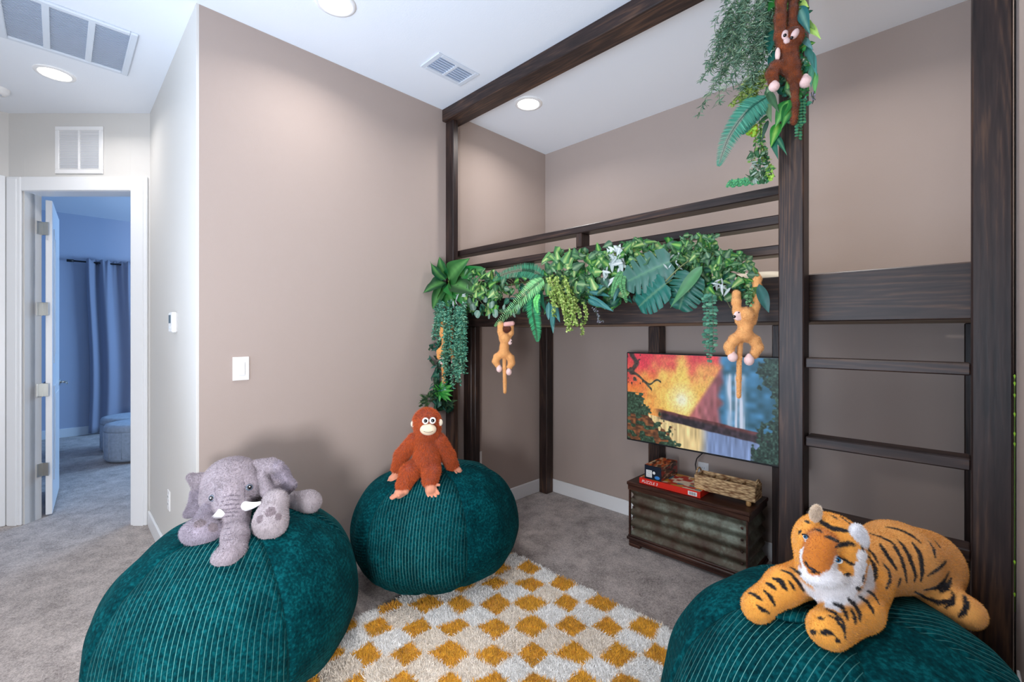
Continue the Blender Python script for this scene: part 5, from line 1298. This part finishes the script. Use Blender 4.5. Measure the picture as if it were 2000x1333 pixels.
# 4 main ivy garland along the rail
gar = plant('ivy_garland', 1200, 520, 'long mixed ivy garland draped along the loft bed rail and board')
def vine(m):
    P = [pt(x, y, -1.13) for x, y in ((915, 570), (980, 560), (1060, 545), (1140, 525), (1220, 510), (1300, 505), (1380, 520), (1440, 540), (1478, 570))]
    m.tube(curve(P, 60), .006, 6, s2l((74, 84, 46)))
    for k in range(46):
        x = RNG.uniform(930, 1470); y = np.interp(x, [930, 1060, 1220, 1470], [570, 545, 508, 560])+RNG.uniform(-10, 10); A_ = pt(x, y, -1.15); D_ = nrmz(rd()*[1, .4, 1]); L = RNG.uniform(.05, .13)
        m.tube(curve([A_, A_+D_*L*.5+CN*.03, A_+D_*L+CN*.02+[0, 0, -.02]], 8), .0013, 4, s2l((120, 120, 84)), False)
pl(gar, 'vine_stem', vine, 'softleaf')
for (x0, x1, y0, y1, n, L_, kk, yp, fl_) in (
  (905, 980, 530, 610, 100, (13, 27), IVY+POTHOS, -1.15, (0, 0, 0)), (900, 960, 560, 615, 30, (12, 22), DARK, -1.13, (0, 0, -.5)),
  (930, 955, 530, 580, 14, (16, 24), POTHOS, -1.2, (0, 0, .3)), (960, 1080, 535, 610, 110, (12, 22), IVY+DARK, -1.13, (0, 0, -.2)),
  (1070, 1230, 495, 575, 190, (16, 31), IVY+POTHOS, -1.15, (0, 0, 0)), (1080, 1130, 490, 520, 12, (20, 30), POTHOS, -1.17, (0, 0, .8)),
  (1110, 1220, 545, 600, 60, (18, 30), DARK+IVY, -1.12, (0, 0, -.7)), (1165, 1240, 480, 520, 26, (16, 28), POTHOS+IVY, -1.16, (0, 0, .6)),
  (1225, 1400, 472, 530, 170, (15, 30), IVY+POTHOS, -1.15, (0, 0, .3)), (1330, 1405, 462, 505, 60, (12, 20), IVY+POTHOS, -1.19, (0, 0, .4)),
  (1300, 1480, 505, 585, 230, (15, 30), IVY+POTHOS+DARK, -1.15, (0, 0, -.1)), (1410, 1470, 492, 530, 40, (13, 22), IVY, -1.18, (0, 0, .3)), (1225, 1330, 500, 590, 70, (16, 26), DARK, -1.12, (0, 0, -.4))):
    pl(gar, 'leaf_cluster', lambda m: scatter(m, x0, x1, y0, y1, n, L_, kk, yp, .035, flow=fl_), stuff=True)
for (cx, cy, n, r, fl_) in ((1203, 505, 20, 28, (0, 0, -.2)), (1195, 535, 12, 22, (-.4, 0, -.6)), (1410, 565, 9, 20, (-.3, 0, -.4)), (1320, 510, 10, 14, (0, 0, 0)), (900, 590, 14, 16, (0, 0, -.5))):
    pl(gar, 'white_leaf_spray', lambda m: scatter(m, cx-14, cx+14, cy-18, cy+18, n, (r*.7, r*1.25), WHITE, -1.21, .02, flow=fl_, asp=.55))
pl(gar, 'dark_hanging_leaf', lambda m: [leaf(m, pt(1482, 555, -1.2), pt(1492, 585, -1.22)-pt(1482, 555, -1.2), CN, .12, .04, 'lance', (24, 84, 78))])
# eucalyptus coins
e = plant('eucalyptus_sprig', 955, 590, 'sprig of round grey-green eucalyptus leaves under the left part of the garland')
def euc(m):
    for (x, y, r) in ((936, 615, 13), (961, 596, 13), (968, 612, 14), (930, 592, 14), (922, 600, 12), (1005, 618, 9), (1012, 600, 9), (948, 585, 10), (915, 588, 13), (985, 600, 9), (956, 618, 9)):
        A_ = pt(x, y-r*.6, -1.2); leaf(m, A_, rd(.3)+[0, 0, -1], CN+rd(.3), pxm(A_, r*1.3), pxm(A_, r*1.15), 'round', (112, 142, 128), (150, 172, 156), .1, .1, 9)
    m.tube(curve([pt(925, 575, -1.18), pt(950, 600, -1.19), pt(980, 612, -1.19), pt(1015, 598, -1.18)], 20), .0015, 5, s2l((120, 110, 80)), False)
pl(e, 'leaves', euc, 'softleaf')
# ferns
e = plant('fern_spray', 1055, 545, 'spray of three fern fronds, one long and light green, left of the yellow-green bush')
pl(e, 'light_frond', lambda m: frond(m, [(1062, 545, .03), (1035, 566, .07), (1000, 602, .07), (965, 638, .05)], 20, (126, 190, 126), (146, 204, 136), -1.2, 22, ratio=.12), 'softleaf')
pl(e, 'dark_frond', lambda m: frond(m, [(1062, 540), (1030, 528, .03), (990, 534, .04), (962, 548, .03)], 18, (52, 118, 88), (64, 132, 100), -1.21, 26, ratio=.15), 'softleaf')
pl(e, 'hanging_frond', lambda m: frond(m, [(1046, 565, .02), (1040, 600, .05), (1046, 640, .05), (1050, 668, .04)], 19, (44, 132, 86), (60, 150, 98), -1.2, 24, ratio=.17), 'softleaf')
pl(e, 'short_frond', lambda m: frond(m, [(1052, 575), (1046, 590, .03), (1050, 612, .03)], 7, (110, 200, 110), None, -1.29, 10, ratio=.4), 'softleaf')
pl(e, 'broad_leaf', lambda m: [leaf(m, pt(1050, 560, -1.2), pt(1060, 610, -1.2)-pt(1050, 560, -1.2), CN, .16, .05, 'ovate', (36, 120, 90))])
# yellow-green bush
e = plant('boxwood_spray', 1105, 580, 'hanging yellow-green spray of tiny leaves in the middle of the garland')
YG = [(150, 178, 90), (176, 200, 110), (124, 156, 74), (196, 212, 130)]
for k in range(20):
    x = RNG.uniform(1068, 1112); y = RNG.uniform(535, 575); ln = RNG.uniform(35, 75)
    pl(e, 'twig', lambda m: strands(m, [(x, y)], [ln], 1.5, 5.5, 4.2, YG, -1.24, .015, down=(.28, .15, -1)), 'softleaf')
for (x, y, ln) in ((1120, 590, 45), (1130, 600, 55), (1142, 590, 42), (1102, 595, 52), (1096, 560, 60)): pl(e, 'twig', lambda m: strands(m, [(x, y)], [ln], 1.3, 6, 4, YG, -1.24, .01, down=(.12, 0, -1)), 'softleaf')
# dark willow leaves
e = plant('willow_leaves', 1130, 595, 'dark blue-green lance leaves hanging below the garland around the yellow-green spray')
for (x, y, tx, ty) in ((1078, 590, 1080, 652), (1072, 590, 1070, 625), (1084, 592, 1090, 630), (1150, 570, 1188, 575), (1150, 578, 1194, 607), (1148, 585, 1175, 600), (1145, 560, 1182, 560), (1085, 600, 1076, 640), (1212, 550, 1196, 590)):
    pl(e, 'leaf', lambda m: [leaf(m, pt(x, y, -1.21), pt(tx, ty, -1.23)-pt(x, y, -1.21), CN+rd(.2), np.linalg.norm(pt(tx, ty, -1.23)-pt(x, y, -1.21)), pxm(pt(x, y), 11), 'lance', (44, 108, 108), (90, 150, 140), .15)])
e = plant('lilac_sprig', 1170, 620, 'thin grey-lilac sprig dangling under the garland')
pl(e, 'sprig', lambda m: strands(m, [(1158, 600), (1163, 602)], [38, 30], .9, 4, 3, [(140, 136, 150), (120, 124, 130)], -1.21, .01, down=(.35, .2, -1)), 'softleaf')
# star shaped serrated leaf
e = plant('staghorn_fern', 1212, 560, 'pair of serrated green fern tips hanging left of the large split leaves')
pl(e, 'frond', lambda m: frond(m, [(1222, 530), (1214, 552, .03), (1224, 592, .03)], 9, (84, 140, 90), (100, 156, 100), -1.22, 12, ratio=.5), 'softleaf')
pl(e, 'frond', lambda m: frond(m, [(1214, 530), (1202, 552, .03), (1195, 580, .03)], 8, (84, 140, 90), (100, 156, 100), -1.22, 12, ratio=.5), 'softleaf')
# monstera
e = plant('monstera_spray', 1280, 530, 'three large dark split monstera leaves on the front of the garland')
for (bx, by, tx, ty, W_, c_, yb, yt) in ((1308, 512, 1212, 552, 40, (66, 110, 98), -1.24, -1.27), (1300, 555, 1240, 600, 34, (30, 104, 92), -1.25, -1.24), (1350, 535, 1322, 606, 36, (40, 100, 86), -1.24, -1.23), (1292, 540, 1278, 490, 26, (60, 108, 92), -1.23, -1.2)):
    pl(e, 'monstera_leaf', lambda m: monstera(m, pt(bx, by, yb), pt(tx, ty, yt), W_, c_, nrmz(CN+rd(.15))))
pl(e, 'stem', lambda m: [m.tube(curve([pt(1352, 505, -1.2), pt(1325, 525, -1.26), pt(1300, 550, -1.26)], 12), .003, 6, s2l((128, 140, 96))), m.tube(curve([pt(1330, 560, -1.2), pt(1345, 545, -1.25), pt(1350, 530, -1.25)], 12), .003, 6, s2l((128, 140, 96)))], 'softleaf')
pl(e, 'blade_leaf', lambda m: [leaf(m, pt(1372, 520, -1.25), pt(1325, 575, -1.27)-pt(1372, 520, -1.25), CN, .22, .055, 'ovate', (70, 124, 78), None, .15)])
# trailing eucalyptus vine near the right monkey
e = plant('eucalyptus_vine', 1385, 600, 'long thin grey-green trailing vine hanging in front of the television top edge')
def tev(m):
    for (x, y0_, y1_) in ((1384, 575, 700), (1391, 575, 680), (1379, 580, 672)):
        y = y0_; k = 0
        P = curve([pt(x, y0_, -1.22), pt(x+2, (y0_+y1_)/2, -1.23), pt(x+1, y1_+8, -1.22)], 20); m.tube(P, .0012, 4, s2l((110, 130, 110)), False)
        while y < y1_+8:
            t = (y-y0_)/(y1_+8-y0_); c = np.array([np.interp(t*19, np.arange(20), P[:, q]) for q in range(3)])
            for sg in (-1, 1):
                L = pxm(c, RNG.uniform(7, 12)*(1 if t < .85 else .6)); leaf(m, c, Rv*sg+Uv*RNG.uniform(-.5, .3)-Fv*.2, CN+rd(.3), L, L*.62, 'round', [(84, 140, 118), (104, 158, 130), (64, 118, 98)][k % 3], None, .2, .1, 5)
            y += 6; k += 1
pl(e, 'vine', tev, 'softleaf')
e = plant('eucalyptus_vine', 1470, 590, 'short light green trailing vine beside the tan monkey arm at the right end')
pl(e, 'vine', lambda m: strands(m, [(1462, 565), (1466, 568)], [32, 24], .8, 7, 5, [(120, 170, 120), (90, 146, 100)], -1.21, .005), 'softleaf')

# 5 greenery on the tall ladder post
YP = -1.21
e = plant('grass_spray', 1460, 60, 'wispy grey-green hanging grass spray at the top of the ladder post', yp=YP)
GR = [(112, 146, 122), (132, 164, 134), (90, 124, 100), (150, 176, 140), (70, 108, 84)]
for k in range(64):
    x = RNG.uniform(1425, 1512); y = RNG.uniform(-60, 70); ln = RNG.uniform(70, 150)
    if x < 1445: ln = RNG.uniform(90, 165)
    ln = min(ln, 215-max(y, -30) if x < 1440 else 190-y)
    pl(e, 'wisp', lambda m: strands(m, [(x, y)], [ln], .62, 13, 2.0, GR, YP, .03, down=(-.28, -.12, -1), droop=.5, stem=(110, 136, 110)), 'softleaf')
e = plant('yellow_spray', 1470, 180, 'yellow-green fluffy spray behind the large teal fern', yp=YP)
for k in range(14):
    x = RNG.uniform(1455, 1500); y = RNG.uniform(135, 170)
    pl(e, 'twig', lambda m: strands(m, [(x, y)], [RNG.uniform(35, 62)], 1.1, 10, 3.2, [(150, 176, 84), (176, 196, 110), (120, 150, 76)], YP+.03, .015, down=(-.5, -.2, -1)), 'softleaf')
e = plant('large_fern', 1500, 190, 'large teal fern frond arching left from the ladder post', yp=YP)
pl(e, 'frond', lambda m: frond(m, [(1500, 188, 0), (1462, 215, .05), (1425, 265, .06), (1403, 325, .05)], 30, (64, 134, 112), (84, 152, 128), YP, 34, ratio=.105), 'softleaf')
pl(e, 'frond', lambda m: frond(m, [(1500, 195, 0), (1472, 222, .03), (1448, 262, .03)], 22, (64, 134, 118), (50, 116, 104), YP, 30, ratio=.13), 'softleaf')
e = plant('post_leaves', 1520, 220, 'dark variegated broad leaves around the ladder post below the brown monkey', yp=YP)
pl(e, 'back_leaves', lambda m: scatter(m, 1498, 1575, -10, 190, 130, (16, 32), DARK+IVY, -1.165, .02, flow=(0, 0, -.6)))
for (x, y, tx, ty, W_, c_, cm_) in ((1540, 195, 1512, 245, 30, (36, 128, 50), (120, 190, 90)), (1545, 200, 1528, 248, 26, (28, 110, 50), (110, 180, 90)), (1520, 240, 1505, 285, 22, (40, 130, 44), (150, 200, 90)), (1512, 262, 1538, 297, 13, (24, 92, 70), (90, 150, 110)), (1508, 268, 1518, 308, 13, (24, 92, 70), None), (1505, 225, 1478, 240, 12, (60, 100, 64), None), (1500, 235, 1485, 275, 10, (52, 84, 66), None), (1492, 185, 1505, 235, 20, (80, 112, 72), None), (1500, 180, 1520, 215, 16, (66, 104, 70), None), (1506, 60, 1502, 100, 26, (26, 100, 84), None), (1508, 100, 1506, 150, 20, (28, 92, 80), None), (1560, 12, 1580, 60, 24, (40, 112, 110), (120, 170, 150)), (1520, -10, 1500, 20, 24, (40, 130, 50), None)):
    pl(e, 'leaf', lambda m: [leaf(m, pt(x, y, YP), pt(tx, ty, YP-.04)-pt(x, y, YP), CN+rd(.2), np.linalg.norm(pt(tx, ty, YP-.04)-pt(x, y, YP)), pxm(pt(x, y, YP), W_), 'ovate', c_, cm_, .15, .2, 11)])
for k in range(26):
    if k == 0: m_y = MB()
    scatter(m_y, 1462, 1480, 238, 268, 1, (8, 14), [('ovate', (190, 200, 60), (226, 190, 60), None), ('ovate', (140, 180, 60), None, None)], YP, .02)
m_y.build('yellow_buds', 'softleaf', e, True)
pl(e, 'hanging_vine', lambda m: strands(m, [(1482, 230), (1474, 240), (1488, 235)], [120, 75, 90], .7, 8, 4, [(70, 130, 84), (120, 170, 80), (150, 180, 90)], YP+.03, .01), 'softleaf')
e = plant('silver_cluster', 1487, 320, 'silvery green curled leaf cluster hanging left of the ladder post', yp=YP)
pl(e, 'leaves', lambda m: scatter(m, 1468, 1500, 295, 358, 90, (8, 17), [('lance', (160, 176, 166), None, None), ('ovate', (70, 104, 72), (160, 180, 150), (130, 156, 130)), ('ovate', (52, 92, 60), None, None)], YP+.02, .02, flow=(0, 0, -.4)), 'softleaf')
pl(e, 'leaf_tip', lambda m: scatter(m, 1498, 1512, 325, 352, 16, (8, 13), [('ovate', (150, 190, 80), None, None)], YP+.02, .01), 'softleaf')
e = plant('rail_fern', 1460, 362, 'small light green fern sprig lying on the top rail', yp=-1.1)
for (x, ) in ((1425,), (1437,), (1450,), (1463,), (1476,), (1488,)):
    pl(e, 'frond', lambda m: frond(m, [(x+10, 366-(x-1425)*.12), (x+4, 356-(x-1425)*.16, .01), (x-6, 366-(x-1425)*.15, .02)], 7, (96, 170, 112), (70, 150, 110), -1.1, 8, ratio=.5), 'softleaf')
e = plant('ivy_spray', 1580, 90, 'light ivy and blue-green leaves on the right edge of the ladder post', yp=YP)
for (x, y, tx, ty, W_, c_) in ((1572, 45, 1604, 72, 18, (170, 206, 110)), (1570, 40, 1592, 55, 14, (150, 196, 100)), (1575, 92, 1590, 130, 14, (60, 120, 110)), (1583, 100, 1596, 145, 13, (66, 128, 120)), (1586, 125, 1582, 170, 12, (74, 136, 110)), (1592, 140, 1592, 185, 12, (96, 160, 90)), (1570, 0, 1562, -20, 14, (180, 210, 110)), (1563, 5, 1578, 12, 13, (180, 210, 110)), (1568, 75, 1588, 95, 12, (100, 150, 150))):
    pl(e, 'leaf', lambda m: [leaf(m, pt(x, y, -1.19), pt(tx, ty, -1.22)-pt(x, y, -1.19), CN+rd(.2), np.linalg.norm(pt(tx, ty, -1.22)-pt(x, y, -1.19)), pxm(pt(x, y), W_), 'ovate', c_, None, .1, .15, 8)])
pl(e, 'ivy_leaves', lambda m: scatter(m, 1560, 1582, 80, 215, 60, (9, 16), [('ivy', (50, 130, 96), None, None), ('ivy', (60, 140, 70), None, None)], -1.17, .02), 'leaf')
pl(e, 'lilac_buds', lambda m: strands(m, [(1585, 180), (1590, 178)], [22, 18], .9, 4, 3, [(140, 130, 150)], -1.19, .005), 'softleaf')
e = plant('post_vine', 1562, 240, 'small teal leaved vine hanging down the face of the ladder post', yp=YP)
def pv(m):
    for (x, y0_, y1_) in ((1546, 190, 240), (1562, 195, 245), (1568, 195, 240), (1560, 240, 272)):
        y = y0_
        while y < y1_:
            c = pt(x, y, -1.19)
            for sg in (-1, 1): leaf(m, c, Rv*sg-Uv*.2, CN+rd(.3), pxm(c, 8), pxm(c, 6.5), 'round', (60, 140, 110), (120, 180, 120), .2, .1, 5)
            y += 6
        m.tube([pt(x, y0_, -1.185), pt(x, y1_, -1.185)], .001, 4, s2l((90, 120, 80)), False)
pl(e, 'vine', pv, 'softleaf')
e = empty('wall_vine', (XR-.004, -1.14, 1.2), 'few yellow-green leaves peeping between the right post and the wall', 'artificial plant')
def wv_(m):
    for y in (738, 752, 775, 812, 850, 870, 1163, 1100):
        p = ony(1976.5, y, -1.150); p[0] = 2.7825; leaf(m, p+[0, 0, .01], [0, -.1, -1], [-.3, -1, .1], .015, .0055, 'ovate', (120, 160, 40), None, .1, .1, 5)
    m.tube([[XR-.0035, -1.14, 1.30], [XR-.0035, -1.14, .6]], .0012, 5, s2l((90, 120, 50)))
pl(e, 'leaves', wv_, 'softleaf')

# ------------------------------------------------------------------ bedroom furnishings
ca = onx(172, 512, -5.9); cb_ = onx(300, 512, -5.9)
cur = empty('window_curtain', (-5.88, ca[1], 0), 'blue-grey gathered curtain hanging to the floor in the bedroom', 'curtain')
zt = ca[2]; ny, nz2 = 260, 30
Y = np.linspace(ca[1], ca[1]+1.5, ny); Zs = np.linspace(.03, zt+.03, nz2)
YY, ZZ = np.meshgrid(Y, Zs); q = (YY-Y[0])
XX = -5.86+.045*np.sin(q*34+1.2*np.sin(q*9))*(.75+.25*ZZ/zt)+.014*np.sin(q*90)*(ZZ/zt)**6
I = np.arange(ny*nz2).reshape(nz2, ny); m = MB(); m.add(np.stack([XX, YY+.02*np.sin(ZZ*2), ZZ+.012*np.sin(q*90)*(ZZ > zt)], -1).reshape(-1, 3), np.stack([I[:-1, :-1], I[:-1, 1:], I[1:, 1:], I[1:, :-1]], -1).reshape(-1, 4))
c_o = m.build('fabric', 'curtain', cur, True); sf = c_o.modifiers.new('thick', 'SOLIDIFY'); sf.thickness = .004
r0 = onx(138, 509, -5.9)
rod = empty('curtain_rod', (-5.88, r0[1], zt), 'black curtain rod above the blue-grey curtain', 'curtain rod')
m = MB(); m.tube([(-5.87, r0[1]+.03, zt-.005), (-5.87, ca[1]+1.6, zt-.005)], .011, 10); m.build('rod', 'black_metal', rod, True)
m = MB(); m.tube([(-5.87, r0[1]-.04, zt-.005), (-5.87, r0[1]+.03, zt-.005)], .019, 12); m.build('finial', 'black_metal', rod, True)
m = MB(); m.box(-5.95, -5.868, r0[1]+.25, r0[1]+.27, zt-.02, zt+.005, .003); m.build('bracket', 'black_metal', rod)
def ottoman(pxl, pxr, pyt, pyb, label):
    c = onz((pxl+pxr)/2, pyb, 0); D = depth(c); r = m_((pxr-pxl)/2, D); h = (pyb-pyt)/FPX*D*.93; rr_ = ray((pxl+pxr)/2, HY); c = c+rr_*r*.9; c[2] = 0
    e = empty('ottoman', c, label, 'ottoman', 'grey bedroom ottomans')
    m = MB(); m.lathe([(0, .02), (r*.94, .02), (r, .05), (r, h*.80), (r*.995, h*.81)], c, 48); m.build('base', 'ottoman', e, True)
    m = MB(); m.lathe([(r*.985, h*.81), (r*1.01, h*.83), (r*1.01, h*.93), (r*.96, h*.985), (r*.8, h), (0, h)], c, 48); m.build('seat', 'ottoman', e, True)
    for k in range(12):
        a = k*math.pi/6; m = MB(); m.tube([(c[0]+r*1.002*math.cos(a), c[1]+r*1.002*math.sin(a), .05), (c[0]+r*1.002*math.cos(a), c[1]+r*1.002*math.sin(a), h*.8)], .004, 6); m.build('seam_piping', 'ottoman', e, True)
ottoman(209, 300, 813, 886, 'grey round ottoman farther into the bedroom, nearer the curtain')
ottoman(216, 310, 826, 907, 'grey round ottoman nearer the bedroom doorway')
